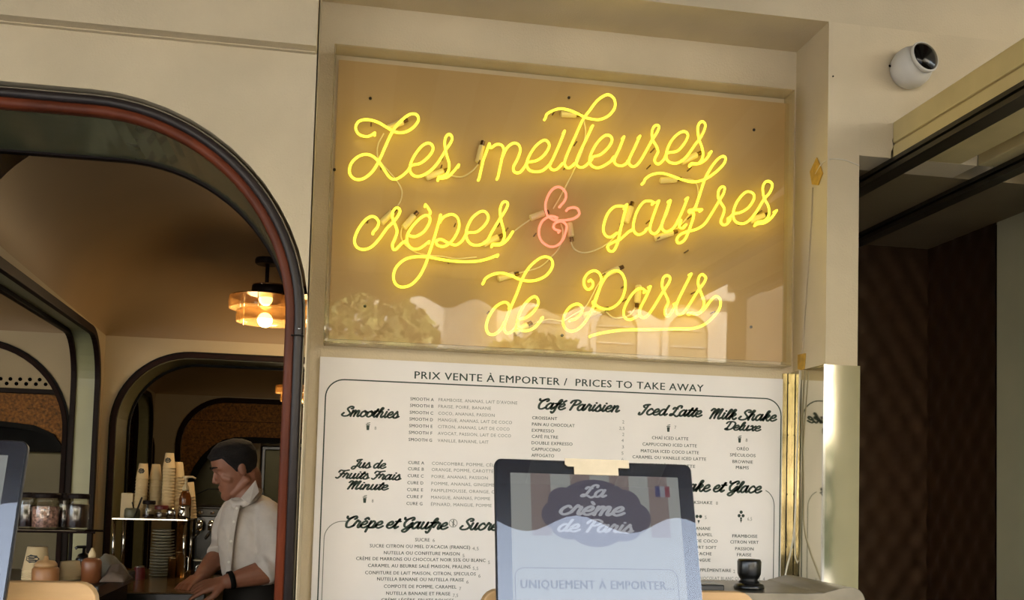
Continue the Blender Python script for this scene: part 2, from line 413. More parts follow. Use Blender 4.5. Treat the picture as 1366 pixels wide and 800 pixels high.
# things in the far opening
t = thing('fridge', 'tall steel fridge reflecting a lamp, behind the man at the right', 'fridge', (-.45, 9.0, .12))
a, b = P(349, 594, 8.75), P(420, 700, 8.75)
MB().box(a.x, b.x, 8.76, 9.05, .12, a.z).build('body', M_black, t, bev=.01)
MB().box(a.x+.03, b.x-.02, 8.74, 8.76, .3, a.z-.03).build('door', mat('fridge_steel', '54523E', .4, metal=.6, var=.15, vscale=3), t, bev=.01)
a, b = P(334, 588, 8.7), P(343, 700, 8.7)
struct(MB().box(a.x, b.x, 8.7, 8.9, .12, a.z+.2).build('trim_3', M_wall2))
a, b = P(262, 600, 8.9), P(332, 700, 8.9)
tag(MB().box(a.x-.3, b.x, 8.9, 8.93, .12, a.z+.2).build('splashback', mat('grey_steel_panel', '6C6A58', .3, metal=.7, var=.15, vscale=3)), 'dull grey steel splashback behind the man\'s face', 'splashback')
# far-left arch: perforated panel, bar, cork, dark niche
t = thing('niche_panel', 'perforated white panel over amber cork and a black niche at the far left', 'wall panel', (-2.2, Y1+.06, .12))
yb = Y1+.06
zc = P(40, 522, yb).z; zn = P(20, 566, yb).z; xe = P(84, 600, yb).x
ol = off(backl, .004)
up_ = [p for p in ol if p.y >= zc]
mb = MB(); mb.xz([Vector((up_[0].x, zc))]+up_+[Vector((up_[-1].x, zc))], yb, yb+.02); mb.build('perforated_sheet', M_wall2, t)
for r_, (v0) in enumerate((507, 513)):
    for k in range(9):
        p = P((-4 if r_ else 1)+13*k-0, v0-2+k*.3, yb)
        if p.x < xe-.04: MB().lathe([(.0001, 0), (.0095, 0)], (p.x, yb-.0015, p.z), 12, Matrix.Rotation(PI/2, 3, 'X')).build('hole', M_gasket, t)
MB().box(-2.95, -1.37, yb-.03, yb+.02, zc-.012, zc+.012).build('bar', M_dark, t, bev=.003)
low = [Vector((xe+.0, zn-.12)), Vector((xe-.05, zn-.05)), Vector((xe-.14, zn-.01)), Vector((xe-.3, zn+.005)), Vector((-2.95, zn+.01))]
mb = MB(); mb.xz([Vector((-2.95, zc)), Vector((xe+.02, zc)), Vector((xe+.02, zn-.14))]+low, yb+.002, yb+.02); mb.build('cork_sheet', M_cork, t)
vs, fs = sweep(low, [(-.01, yb-.02), (.015, yb-.02), (.015, yb+.01), (-.01, yb+.01)], lambda p, d: (p.x, d, p.y)); finish('niche_trim', vs, fs, M_gasket, t)
MB().box(-2.95, xe+.05, yb+.3, yb+.32, .12, zn+.1).build('niche_back', M_gasket, t)
a, b = P(36, 602, yb+.2), P(85, 665, yb+.2)
MB().box(a.x-.5, b.x, yb+.2, yb+.29, .12, a.z).build('steel_panel', mat('niche_steel', '5A543F', .5, metal=.4, var=.12, vscale=3), t, bev=.01)

# ---- right opening: soffit, quilted walls, pale return wall, beams and rails
YQ = 3.59
struct(MB().box(XR1-.02, 2.7, YF+.12, YQ+.1, Z_H, Z_H+.1).build('ceiling_alcove', mat('alcove_soffit', '8A7A5A', .5, var=.1, vscale=3)))
struct(MB().box(XR1-.05, XR1-.001, YR+.12, YQ, 0, Z_H).build('wall_alcove_left', M_dark))
pq = P(1239, 326, YQ)
def quilt(name, p0, p1, z0, z1, nrm, label, du=.095, dv=.150):
    L = (Vector(p1)-Vector(p0)).length; d = (Vector(p1)-Vector(p0)).normalized(); n = Vector(nrm)
    nu = int(L/du*6); nv = int((z1-z0)/dv*6); vs = []
    for j in range(nv+1):
        z = z0+(z1-z0)*j/nv
        for i in range(nu+1):
            s_ = L*i/nu; a = s_/du+z/dv; b = s_/du-z/dv
            fa = abs(a-round(a)); fb = abs(b-round(b))
            h = (min(fa, .5)*min(fb, .5)*4)**.4*.009
            q = Vector(p0)+d*s_+n*h; vs.append((q.x, q.y, z))
    fs = [(j*(nu+1)+i, j*(nu+1)+i+1, (j+1)*(nu+1)+i+1, (j+1)*(nu+1)+i) for j in range(nv) for i in range(nu)]
    o = finish(name, vs, fs, M_quilt, smooth=True); tag(o, label, 'wall panel'); return o
quilt('quilted_panel', (XR1-.01, YQ, 0), (pq.x, YQ, 0), .9, Z_H, (0, -1, 0), 'dark quilted metal wall at the back of the right opening, next to the pillar')
y3 = 3.17; xq = pq.x
quilt('quilted_panel', (xq, YQ, 0), (xq, y3, 0), .9, Z_H, (-1, 0, 0), 'quilted metal return wall at the right, beside the pale olive wall')
struct(MB().box(xq+.0, xq+.1, .9, y3, 0, Z_H+.0).build('wall_return', mat('olive_wall', 'C4BC98', .6, var=.03, vscale=6)))
struct(MB().box(xq+.02, xq+.12, y3, YQ+.1, 0, Z_H).build('wall_return_back', M_dark))
struct(MB().box(XR1-.1, xq+.1, YQ+.02, YQ+.1, 0, Z_H).build('wall_alcove_back', M_dark))
# beams toward the street
def beam(label, x, z0, z1, w, y0, y1, name='ceiling_beam'):
    t = thing(name, label, 'beam', (x+w/2, y0, z0))
    h = z1-z0
    MB().box(x, x+w, y0, y1, z0+h*.42, z1).build('upper_board', M_beam, t, bev=.003)
    MB().box(x+.006, x+w, y0, y1, z0+h*.36, z0+h*.42).build('groove', M_gasket if 0 else mat('groove_shadow', 'A08C5E', .7), t)
    MB().box(x, x+w, y0, y1, z0, z0+h*.36).build('lower_board', M_beam, t, bev=.003)
    return t
pb = P(1197, 164, YF); 
beam('cream wooden beam running from the header wall above the dark rail towards the street, below the dome camera', 1.558, Z_H, pb.z, .22, .55, YF-.0)
def rail(label, x, z0, z1, y0, y1, w=.05):
    t = thing('door_rail', label, 'rail', (x, y0, z0)); h = z1-z0
    MB().box(x, x+w, y0, y1, z0+h*.66, z1).build('upper_flange', mat('rail_bronze', '3A3428', .4, metal=.4), t)
    MB().box(x+.012, x+w, y0, y1, z0+h*.36, z0+h*.66).build('track_groove', M_gasket, t)
    MB().box(x-.004, x+w, y0, y1, z0, z0+h*.36).build('lower_flange', mat('rail_bronze', '3A3428', .4, metal=.4), t)
    return t
rail('dark bronze sliding-door rail under the cream beam, upper of the two', 1.552, 2.617, Z_H-.001, .55, YQ-.02)
# second pair, lower right: the first pair's reflection, built as solid parts
beam('mirror image of the cream beam, built solid, at the far right between the two dark rails', 1.834, Z_H-.0, Z_H+.12, .2, 1.0, YF)
rail('mirror image of the dark bronze rail, built solid, lower of the two, over the quilted wall', 1.886, 2.617, Z_H-.001, 1.0, YQ-.02, .04)

# ================================================================ street side (behind the viewer, seen in reflections)
def awning():
    t = thing('awning', 'striped canvas awning with a scalloped valance over the shop front, mirrored in the tablet glass', 'awning', (-1, YF, 3.05))
    x0, x1 = -5.0, 2.15; n = int((x1-x0)/.165); w = (x1-x0)/n
    MA = mat('awning_pale', '8C887C', .8, var=.05); MR = mat('awning_rose', '502824', .8, var=.05)
    yv, zv, zt = -.95, 3.03, 3.40
    for i in range(n):
        a = x0+w*i
        MB().add([(a, YF, zt), (a+w, YF, zt), (a+w, yv, zv), (a, yv, zv), (a, YF, zt+.006), (a+w, YF, zt+.006), (a+w, yv, zv+.006), (a, yv, zv+.006)],
                 [(0, 1, 2, 3), (7, 6, 5, 4), (0, 4, 5, 1), (2, 6, 7, 3), (1, 5, 6, 2), (0, 3, 7, 4)]).build('stripe', (MA, MR)[i % 2], t)
    sc = .36; k = int((x1-x0)/sc); pts = []
    for i in range(k*10+1):
        u = i/10; pts.append(Vector((x0+(x1-x0)*u/k, zv-.16-.035*math.cos(2*PI*u))))
    mb = MB(); mb.xz([Vector((x0, zv))]+pts+[Vector((x1, zv))], yv-.008, yv); mb.build('valance', MR, t)
    return t
awning()
def facade():
    y = -17
    t = thing('building', 'sunlit pale stone building with tall arched windows across the street, mirrored in the acrylic sheet', 'building', (8, y, 0))
    MB().box(3.4, 9.0, y-4, y, 0, 9.5).build('wall', M_stone, t)
    struct(MB().box(-16, 3.4, y-4.5, y-2.5, 0, 8).build('wall_opposite', M_stone)); struct(MB().box(8, 13, y-7, y-5, 0, 12).build('wall_opposite_right', mat('dark_filler', '4A3A2C', .8, var=.2))); struct(MB().box(11.4, 24, y-4.5, y-1.5, 0, 9).build('wall_opposite_far', M_stone))  # middle dark block is added to keep the acrylic's reflection dark there
    for fl in range(3):
        for i in range(3):
            xc = 4.5+i*1.75; z0 = .6+fl*3.0
            o = arch(xc-.5, xc+.5, z0, z0+2.3, .45, 6)
            mb = MB(); mb.xz(o, y, y+.03); mb.build('window', mat('shutter', 'A99A78', .5), t)
            mb = MB(); vs, fs = sweep(o, [(0, y), (.14, y), (.14, y+.10), (0, y+.10)], lambda p, d: (p.x, d, p.y)); mb.add(vs, fs); mb.build('window_surround', M_stone, t)
            for q in range(5): MB().box(xc-.45, xc+.45, y+.03, y+.06, z0+.3+q*.4, z0+.33+q*.4).build('window_bar', M_stone, t)
        MB().box(3.3, 9.1, y-.05, y+.22, 3.25+fl*3, 3.45+fl*3).build('cornice', M_stone, t)
facade()
def tree(x, y, h, r, label):
    t = thing('tree', label, 'tree', (x, y, 0), 'street trees')
    MB().tube([(x, y, 0), (x+.1, y, h*.4), (x, y, h*.7)], [.16, .12, .06], 8).build('trunk', mat('bark', '3E3226', .9), t)
    rnd = random.Random(int(x*10)); vs = []; fs = []
    for i in range(2600):
        a = rnd.random()*2*PI; b = math.acos(rnd.uniform(-1, 1)); q = r*(.5+.5*rnd.random()**.5)
        c = Vector((x+q*math.sin(b)*math.cos(a), y+q*math.sin(b)*math.sin(a), h*.65+q*.8*math.cos(b)))
        u = Vector([rnd.uniform(-1, 1) for _ in range(3)]).normalized()*.13; v = Vector([rnd.uniform(-1, 1) for _ in range(3)]).normalized()*.13
        n = len(vs); vs += [c-u, c-v, c+u, c+v]; fs.append((n, n+1, n+2, n+3))
    o = finish('foliage', vs, fs, mat('sunlit_leaves', '8C8A4A', .6, var=.3, vscale=3), t); o['kind'] = 'stuff'
tree(-4.6, -12, 5.5, 1.9, 'leafy street tree opposite the left of the shop, mirrored in the acrylic sheet')
tree(-.2, -12.5, 5.8, 2.0, 'leafy street tree in the middle opposite, mirrored in the acrylic sheet')
tree(3.6, -13, 5.2, 1.5, 'leafy street tree beside the pale stone building, mirrored in the acrylic sheet')

# ================================================================ NEON SIGN
YN = 2.805                                     # plane of the glass tubes
sg = thing('neon_sign', 'yellow script neon sign with red ampersand in a clear acrylic box above the menu', 'sign', (.625, YR-.03, 2.045))
sx0, sx1, sz0, sz1 = -.066, 1.317, 2.046, 2.894
MB().box(sx0+.012, sx1+.010, YR-.008, YR-.003, sz0+.02, sz1-.02).build('back_board', mat('sign_backboard', 'BC9C66', .45, var=.04, vscale=3), sg)
MB().box(sx0, sx1, YR-.070, YR-.066, sz0, sz1).build('front_sheet', M_acryl, sg)
for nm, a in (('side_sheet', (sx0, sx0+.004, YR-.066, YR-.001, sz0, sz1)), ('side_sheet', (sx1-.004, sx1, YR-.066, YR-.001, sz0, sz1)),
              ('top_sheet', (sx0, sx1, YR-.066, YR-.001, sz1-.004, sz1)), ('bottom_sheet', (sx0, sx1, YR-.066, YR-.001, sz0, sz0+.004))):
    MB().box(*a).build(nm, M_acryl_edge, sg)
def off5(ox, oy, s=5.0): return lambda pts: [(ox+x/s, oy+y/s) for x, y in pts]
c1, c2, c3, c4, c5, c6 = off5(440, 100), off5(600, 100), off5(780, 100), off5(450, 240), off5(630, 220), off5(780, 190)
c7, c8, c9 = off5(900, 190, 6.156), off5(620, 330), off5(780, 340, 5.715)
NE = [
 ('word "Les", capital', c1([(300,385),(270,402),(235,407),(190,390),(172,350),(195,312),(250,300),(320,315),(385,350),(440,378),(500,380),(555,352),(590,305),(578,268),(535,262),(480,298),(430,355),(400,410),(365,490),(325,580),(280,650),(220,692),(165,690),(132,650),(142,590),(190,545),(245,532),(295,550),(335,590),(370,640),(400,680),(435,695),(480,675),(520,640),(545,605),(600,590),(650,552),(685,505),(685,470),(655,455),(612,478),(570,530),(543,580),(534,620),(545,655),(575,675),(615,672),(665,645),(710,600),(750,540),(775,495),(800,460),(816,425),(806,402),(785,402),(768,430),(768,480),(783,540),(797,590),(790,640),(765,672),(725,684)])),
 ('', c1([(725,686),(780,680),(820,648),(860,600)])),
 ('', c2([(265,455),(245,510),(222,575),(195,690)])),
 ('', c2([(265,458),(272,488),(310,466),(345,470),(360,500),(348,560),(335,620),(322,680)])),
 ('', c2([(350,550),(378,492),(420,457),(458,462),(472,500),(452,560),(424,615),(432,650),(465,652),(500,612),(520,582),(580,568),(630,532),(662,480),(652,447),(620,440),(570,478),(530,540),(514,590),(530,630),(570,645),(620,638),(672,592)])),
 ('', c2([(765,375),(730,465),(690,555),(668,600),(683,628),(715,628),(750,592)])),
 ('', c2([(640,282),(650,258),(690,234),(740,222),(800,236),(850,260),(900,285),(960,297),(1010,293),(1065,265),(1102,215),(1098,165),(1065,137),(1030,140),(980,175),(930,240),(890,295),(835,415),(795,500),(765,580),(773,615),(800,618),(835,588)])),
 ('', c2([(955,335),(905,440),(860,535),(843,590),(865,618),(900,610),(945,565),(955,545),(1010,526),(1060,480),(1082,435),(1065,408),(1030,408),(985,450),(950,510),(935,560),(945,600),(980,620),(1020,610),(1070,578),(1095,545)])),
 ('', c3([(265,408),(232,490),(197,565),(205,597),(240,608),(275,592),(300,560)])),
 ('', c3([(370,405),(330,490),(292,570),(300,602),(330,610),(370,575),(420,490),(452,430),(480,385),(493,350),(480,337),(462,345),(450,380),(457,430),(480,475),(487,515),(465,560),(470,587),(497,592),(530,560),(555,518),(620,505),(668,450),(685,405),(665,380),(630,387),(585,430),(555,490),(544,545),(560,580),(600,592),(645,575),(690,530),(740,460),(772,420),(797,370),(803,335),(785,314),(762,325),(754,362),(764,420),(785,480),(790,530),(775,572),(748,594),(712,590)])),
 ('', c3([(712,596),(765,592),(810,560),(845,510)])),
 ('', c4([(238,350),(265,318),(276,280),(252,246),(215,245),(170,285),(130,350),(114,410),(132,450),(178,463),(230,442),(282,388),(330,322),(370,285),(402,245),(418,208),(405,186),(385,188),(370,215),(368,255),(385,300),(398,345),(385,390),(368,430),(375,460),(395,457),(430,422),(458,408)])),
 ('', c4([(470,365),(495,375),(530,372),(578,342),(612,290),(616,252),(590,238),(545,262),(492,320),(467,372),(468,420),(500,457),(550,457),(612,412)])),
 ('', c4([(588,163),(605,182),(622,212)])),
 ('', c4([(690,230),(672,300),(642,400),(612,490),(585,570),(545,645),(490,698),(430,712),(388,690),(374,640),(395,580),(450,532),(520,513),(600,512),(680,525),(760,538),(860,545),(940,542),(1010,525),(1072,500)])),
 ('', c4([(690,268),(718,242),(768,232),(803,258),(812,310),(790,370),(752,418),(708,442),(668,434),(660,410),(690,398),(740,420),(790,432),(832,405),(868,353),(930,346),(985,300),(1006,250),(985,212),(950,212),(900,252),(868,315),(858,370),(875,415),(910,436),(960,430),(1000,402),(1032,345),(1082,262),(1117,210),(1136,165),(1122,147),(1100,155),(1086,200),(1095,270),(1110,330),(1113,380),(1090,425),(1035,430)])),
 ('', c5([(135,535),(190,533),(235,497),(270,445)])),
 ('red', c5([(590,270),(618,235),(624,190),(598,152),(560,146),(520,180),(492,240),(486,285),(492,318),(505,340),(550,366),(620,366),(680,355),(712,328),(700,295),(670,285),(638,292)])),
 ('red', c5([(565,352),(520,342),(475,366),(450,412),(447,470),(470,518),(520,547),(570,535),(608,490),(628,430),(628,398),(600,376),(560,384),(540,408),(550,430),(585,438)])),
 ('', c6([(275,430),(240,421),(195,430),(150,482),(123,570),(135,620),(172,632),(215,603)])),
 ('', c6([(285,410),(262,490),(237,590),(217,672),(190,724),(162,722),(154,690),(190,664),(240,642),(290,598),(322,578)])),
 ('', c6([(465,398),(435,390),(390,400),(347,460),(324,540),(330,590),(360,612),(395,600),(420,572)])),
 ('', c6([(495,388),(465,465),(435,555),(438,595),(470,607),(505,570),(540,478),(570,385)])),
 ('', c6([(570,390),(545,465),(515,540),(520,577),(550,592),(592,570),(622,520),(655,445),(685,370)])),
 ('', c6([(640,520),(630,560),(655,570),(680,545)])),
 ('', c6([(395,265),(408,240),(450,212),(510,203),(570,220),(640,248),(710,265),(770,256),(825,232),(885,188),(930,140),(938,105),(915,95),(880,118),(840,172),(805,240),(772,340),(740,435)])),
 ('', c6([(785,445),(740,446),(700,450),(695,468),(722,470),(722,500),(710,545),(692,600),(668,648),(630,670),(612,650),(632,618),(682,595),(740,580),(800,543),(850,470),(900,385),(925,340),(930,307),(915,296),(896,315),(892,358),(912,400),(932,440),(922,482),(904,528),(920,550),(948,543),(975,510)])),
 ('', c7([(462,608),(485,585),(540,575),(600,538),(645,472),(647,422),(605,400),(562,425),(512,490),(480,570),(482,630),(510,660),(560,666),(612,640),(672,570),(732,470),(780,410),(797,352),(775,322),(745,325),(727,370),(738,450),(770,520),(772,590),(740,640),(682,655)])),
 ('', c7([(680,668),(740,660),(790,620),(835,560)])),
 ('', c8([(125,235),(138,208),(185,181),(250,170),(310,186),(370,212),(430,223),(490,215),(548,182),(585,122),(575,75),(535,60),(490,78),(432,130),(385,205),(345,310),(302,410),(270,500),(265,545),(285,570),(322,555),(355,505)])),
 ('', c8([(300,400),(282,370),(250,368),(202,400),(160,465),(143,530),(158,575),(198,580),(240,545),(268,495)])),
 ('', c8([(358,480),(410,466),(460,427),(492,372),(480,334),(450,333),(402,375),(365,440),(354,500),(372,545),(410,555),(460,537),(500,495),(518,468)])),
 ('', c8([(840,215),(858,235),(850,265),(820,280),(796,255),(795,212),(825,170),(870,154),(905,178),(912,230),(887,310),(862,380),(835,440),(790,512),(740,552),(690,552),(658,510),(665,450),(700,398),(750,378),(783,402),(775,440),(742,473),(710,482)])),
 ('', c9([(78,355),(95,388),(160,413),(220,397),(275,345),(305,270),(310,200),(287,140),(245,120),(190,137),(138,200),(105,270),(75,350)])),
 ('', c9([(468,275),(430,255),(382,275),(332,340),(298,420),(308,475),(350,491),(405,465)])),
 ('', c9([(500,240),(465,320),(425,400),(418,450),(445,476),(482,460),(532,388),(590,290),(640,210),(646,170),(622,157),(600,178),(594,240),(622,310),(636,360),(612,410),(610,450),(635,466),(668,430),(700,365)])),
 ('', c9([(810,145),(762,240),(715,340),(698,400),(710,447),(747,445),(792,385),(850,290),(908,210),(923,172),(900,147),(876,165),(866,220),(885,290),(906,360),(896,410),(862,445),(808,440)])),
 ('', c9([(808,446),(860,450),(912,415),(960,350),(1000,315),(1030,340),(1027,400),(990,460),(920,525),(830,558),(700,562),(480,568),(300,572),(150,592),(50,615)])),
]
for k, (nm, pts) in enumerate(NE):
    w3 = [P(u, v, YN) for u, v in pts]
    n = len(w3)
    for i in range(n):                          # tubes weave: crossings lie in front of one another; ends bend back
        w3[i] = w3[i]+Vector((0, .004*math.sin(i*.9+k), 0))
    e0 = w3[0]+Vector((0, .022, 0)); e1 = w3[-1]+Vector((0, .022, 0))
    q = smooth_pts(w3, 5)
    red = nm == 'red'
    o = MB().tube([e0, e0+(w3[0]-e0)*.6]+q+[e1+(w3[-1]-e1)*.6, e1], .0037, 8).build('neon_tube', M_neon_red if red else M_neon, sg, smooth=True)
    if red: o['label'] = 'coral red ampersand tube'
SLV = [((517,171),(538,162)),((568,237),(592,228)),((637.5,217),(643,194)),((748,152),(769,153)),((908,217),(930,206)),((880,241),(903,239)),((508,298),(524,282)),((538,304),(553,287)),
       ((644,326),(665,316)),((707,291),(726,284)),((759,297),(762,316)),((835,297),(842,275)),((873,318),(898,310)),((1000,295),(1020,287)),((664,372),(686,366)),
       ((686,444),(704,433)),((804,368),(826,358)),((778,421),(806,413)),((852,380),(850,404))]
M_sleeve = mat('electrode_sleeve', 'D8C6A0', .4, var=0)
for (a, b) in SLV:
    A, B = P(*a, YR-.018), P(*b, YR-.018)
    MB().tube([A, A.lerp(B, .04), A.lerp(B, .96), B], [.006, .0095, .0095, .006], 10).build('electrode_sleeve', M_sleeve, sg, smooth=False)
    d = (B-A).normalized(); Cn = B+d*.014
    MB().tube([B+d*.001, Cn], .0062, 8).build('electrode', mat('electrode_glass', '6A4A22', .2, metal=.5), sg)
WR = [[(512,178),(504,194),(505,212),(520,230),(530,242),(536,254),(535,266),(530,276)],[(600,234),(616,236),(630,228),(638,219)],[(779,160),(781,178),(777,200),(768,222),(755,248),(744,268),(738,278)],
      [(684,310),(694,302),(707,293)],[(760,318),(766,332),(780,337),(800,331),(818,318),(832,298)],[(748,298),(751,310),(746,330),(736,342),(720,356),(696,363),(686,366)],
      [(551,288),(538,300),(535,316),(544,330),(562,339),(590,342),(608,345),(636,343)],[(706,433),(732,426),(750,428),(764,420),(780,410),(790,394),(796,382),(806,368)],[(903,239),(924,240),(931,252),(929,270),(915,292),(898,310)],[(850,405),(840,420),(820,424),(806,414)]]
M_wire = mat('pale_wire', 'E0D0B0', .4, var=0)
for w in WR:
    MB().tube(smooth_pts([P(u, v, YR-.014) for u, v in w], 4), .0023, 6).build('wire', M_wire, sg, smooth=True)
SP = [(495,168),(508,226),(588,225),(590,213),(638,219),(766,194),(752,226),(737,153),(868,203),(917,228),(913,337),(490,297),(606,302),(598,351),(664,302),(712,315),(675,308),(827,299),(862,298),(917,292),(985,300),(650,418),(716,404),(803,368),(829,384),(831,402),(922,392),(948,418),(524,331),(875,320),(863,225),(1010,285)]
for (u, v) in SP:
    a = P(u, v, YR-.008); b = P(u, v, YN)
    MB().tube([a, Vector((a.x, YN+.003, a.z))], .0022, 6).build('tube_support', mat('support_glass', '5A3A1C', .3), sg)
for (u, v) in [(494,131),(759,130),(446,226),(750,447),(487,408),(1006,173),(1002,436)]:
    a = P(u, v, YR-.01)
    MB().lathe([(.0045, 0), (.0045, -.003), (.0025, -.005)], (a.x, YR-.007, a.z), 10, Matrix.Rotation(-PI/2, 3, 'X')).build('screw', mat('dark_screw', '2E241A', .4, metal=.6), sg)

# ================================================================ MENU BOARD with its writing
YM = YR-.012
mn = thing('menu_board', 'white take-away menu board with dark green lettering under the neon sign', 'menu', (.62, YM, .95))
MB().box(-.074, 1.316, YM, YR-.003, .95, 2.013).build('board', M_menu, mn)
YT = YM-.0006
def plane_fn(org, ux, uz): return lambda p: org+ux*p.x+uz*p.y
X_, Z_ = Vector((1, 0, 0)), Vector((0, 0, 1))
BF = None
def text_geo(s, thick=0.0):
    cu = bpy.data.curves.new('t', 'FONT'); cu.body = s; cu.size = 1; cu.resolution_u = 2;  cu.space_character = 1.08
    ob = bpy.data.objects.new('t', cu); C.objects.link(ob)
    dg = bpy.context.evaluated_depsgraph_get(); dg.update()
    me = bpy.data.meshes.new_from_object(ob.evaluated_get(dg))
    vs = [v.co.copy() for v in me.vertices]; fs = [list(p.vertices) for p in me.polygons]
    bpy.data.objects.remove(ob); bpy.data.curves.remove(cu); bpy.data.meshes.remove(me)
    return vs, fs
def put_text(mb, s, x0, x1, y0, cap, thick=0.0, y=None, fn=None):
    """s fitted between photo columns x0 and x1, baseline at row y0 (taken at x0), cap height in px"""
    vs, fs = text_geo(s, thick)
    if not vs: return
    xa = min(v.x for v in vs); xb = max(v.x for v in vs)
    a = P(x0, y0, YM); b = P(x1, y0, YM); h = (P(x0, y0-cap, YM)-a).length
    kx = (b.x-a.x)/(xb-xa); kz = h/.72
    mb.add([(a.x+(v.x-xa)*kx, YT, a.z+v.y*kz) for v in vs], fs)
    if thick: mb.add([(a.x+(v.x-xa+thick*2.2)*kx, YT-.00005, a.z+v.y*kz) for v in vs], fs)
G = {
'a':([[(.68,.8),(.4,1),(.1,.65),(.08,.25),(.28,0),(.55,.25),(.7,.95)],[(.72,1),(.66,.35),(.78,.02),(1.0,.25)]],.95),
'c':([[(.62,.8),(.42,1),(.12,.65),(.1,.25),(.35,0),(.62,.1),(.82,.3)]],.78),
'd':([[(.68,.8),(.4,1),(.1,.65),(.08,.25),(.28,0),(.55,.25),(.7,.95)],[(.78,1.75),(.7,.9),(.66,.3),(.8,.02),(1.0,.25)]],.95),
'e':([[(.1,.42),(.45,.5),(.6,.78),(.42,1),(.12,.7),(.08,.25),(.35,0),(.62,.1),(.82,.3)]],.76),
'f':([[(.0,.25),(.3,.7),(.6,1.4),(.52,1.75),(.36,1.5),(.3,.7),(.24,-.3),(.08,-.6),(-.08,-.4)],[(.05,.95),(.58,.98)]],.55),
'h':([[(0,.25),(.35,1.1),(.48,1.6),(.36,1.75),(.24,1.4),(.15,0)],[(.17,.45),(.42,.97),(.64,.85),(.6,.25),(.74,.0),(.98,.25)]],.95),
'i':([[(.2,1),(.13,.3),(.28,0),(.5,.25)],[(.26,1.38),(.27,1.42)]],.46),
'k':([[(0,.25),(.35,1.1),(.48,1.6),(.36,1.75),(.24,1.4),(.15,0)],[(.2,.4),(.5,1),(.68,.8),(.45,.52),(.25,.5)],[(.38,.5),(.55,.1),(.75,0),(.93,.25)]],.9),
'l':([[(0,.25),(.3,.9),(.44,1.6),(.32,1.75),(.2,1.3),(.13,.3),(.3,0),(.5,.25)]],.47),
'm':([[(.15,1),(.12,0)],[(.13,.4),(.38,.98),(.56,.85),(.54,0)],[(.54,.4),(.8,.98),(.98,.85),(.95,.2),(1.08,0),(1.3,.25)]],1.27),
'n':([[(.15,1),(.12,0)],[(.13,.4),(.42,.98),(.62,.85),(.58,.2),(.72,0),(.95,.25)]],.92),
'o':([[(.45,1),(.12,.7),(.1,.2),(.38,0),(.68,.3),(.66,.8),(.42,1.0),(.5,.78),(.88,.8)]],.82),
'p':([[(.2,1),(.1,-.6)],[(.18,.5),(.45,1),(.72,.75),(.66,.2),(.4,0),(.2,.15)],[(.5,.02),(.8,.05),(.95,.25)]],.9),
'r':([[(0,.25),(.2,.95),(.26,1.12),(.34,.9),(.55,.88),(.5,.3),(.62,.0),(.82,.25)]],.76),
's':([[(0,.25),(.35,1.1),(.38,.9),(.6,.4),(.48,.02),(.2,.0),(.08,.2)],[(.5,.02),(.8,.25)]],.74),
't':([[(0,.25),(.3,.9),(.4,1.45)],[(.36,1.45),(.18,.4),(.3,0),(.55,.25)],[(.08,1.0),(.58,1.04)]],.52),
'u':([[(.15,1),(.1,.3),(.3,0),(.55,.3),(.66,.98)],[(.68,1),(.62,.3),(.75,0),(.98,.25)]],.94),
'x':([[(.1,.85),(.28,1),(.45,.5),(.6,0),(.8,.2)],[(.75,.95),(.3,.3),(.05,.05)]],.8),
'S':([[(.1,.55),(-.05,.2),(.25,0),(.75,.1),(.92,.5),(.6,.9),(.35,1.3),(.6,1.75),(.95,1.7),(1.0,1.4),(.8,1.35)]],1.02),
'J':([[(.5,1.25),(.35,1.5),(.6,1.72),(.95,1.78)],[(.85,1.7),(.7,.6),(.45,-.25),(.1,-.15),(.25,.25),(.95,.3)]],.95),
'F':([[(.1,1.25),(.2,1.7),(.7,1.6),(1.25,1.8)],[(.75,1.65),(.55,.5),(.3,0),(.05,.15)],[(.4,.85),(.95,.95)]],.95),
'M':([[(-.05,1.35),(.1,1.75),(.35,1.6),(.3,.8),(.2,0)],[(.3,.7),(.62,1.6),(.78,1.7),(.72,.8),(.7,.05)],[(.72,.6),(1.08,1.6),(1.25,1.7),(1.18,.8),(1.15,.15),(1.3,0),(1.55,.25)]],1.52),
'C':([[(-.1,1.75),(-.02,1.45),(.25,1.4),(.6,1.7),(.85,1.8),(.98,1.5),(.85,1.3)],[(.6,1.7),(.3,1.3),(.15,.7),(.3,.1),(.65,0),(1.05,.3)]],1.0),
'G':([[(-.1,1.75),(-.02,1.45),(.25,1.4),(.6,1.7),(.85,1.8),(.98,1.5),(.85,1.3)],[(.6,1.7),(.3,1.35),(.15,.8),(.3,.3),(.6,.25),(.92,.8)],[(1.0,.9),(.9,.1),(.6,-.5),(.25,-.4),(.4,-.1),(1.15,.3)]],1.1),
'P':([[(.5,1.6),(.42,.8),(.3,0)],[(.0,1.2),(.15,1.65),(.7,1.8),(1.1,1.45),(.9,.95),(.5,.8)]],1.05),
'I':([[(.4,1.2),(.25,1.5),(.5,1.72),(.9,1.78)],[(.75,1.7),(.6,.7),(.4,.05),(.1,.0),(.1,.3)]],.92),
'L':([[(1.0,1.4),(.95,1.75),(.65,1.75),(.5,1.3),(.42,.7),(.25,.1),(.0,.05),(.1,.3),(.5,.15),(.85,-.1),(1.15,.15)],[(.1,1.1),(.2,1.4),(.6,1.2)]],1.05),
'D':([[(.45,1.6),(.4,.8),(.25,.1)],[(-.05,1.3),(.1,1.7),(.8,1.75),(1.2,1.2),(1.0,.3),(.5,0),(.1,.1),(.2,.3),(.5,.15)]],1.22),
}
G['é'] = (G['e'][0]+[[(.35,1.3),(.55,1.6)]], .76); G['è'] = (G['e'][0]+[[(.5,1.3),(.3,1.6)]], .76); G['ê'] = (G['e'][0]+[[(.2,1.3),(.42,1.6),(.62,1.3)]], .76)
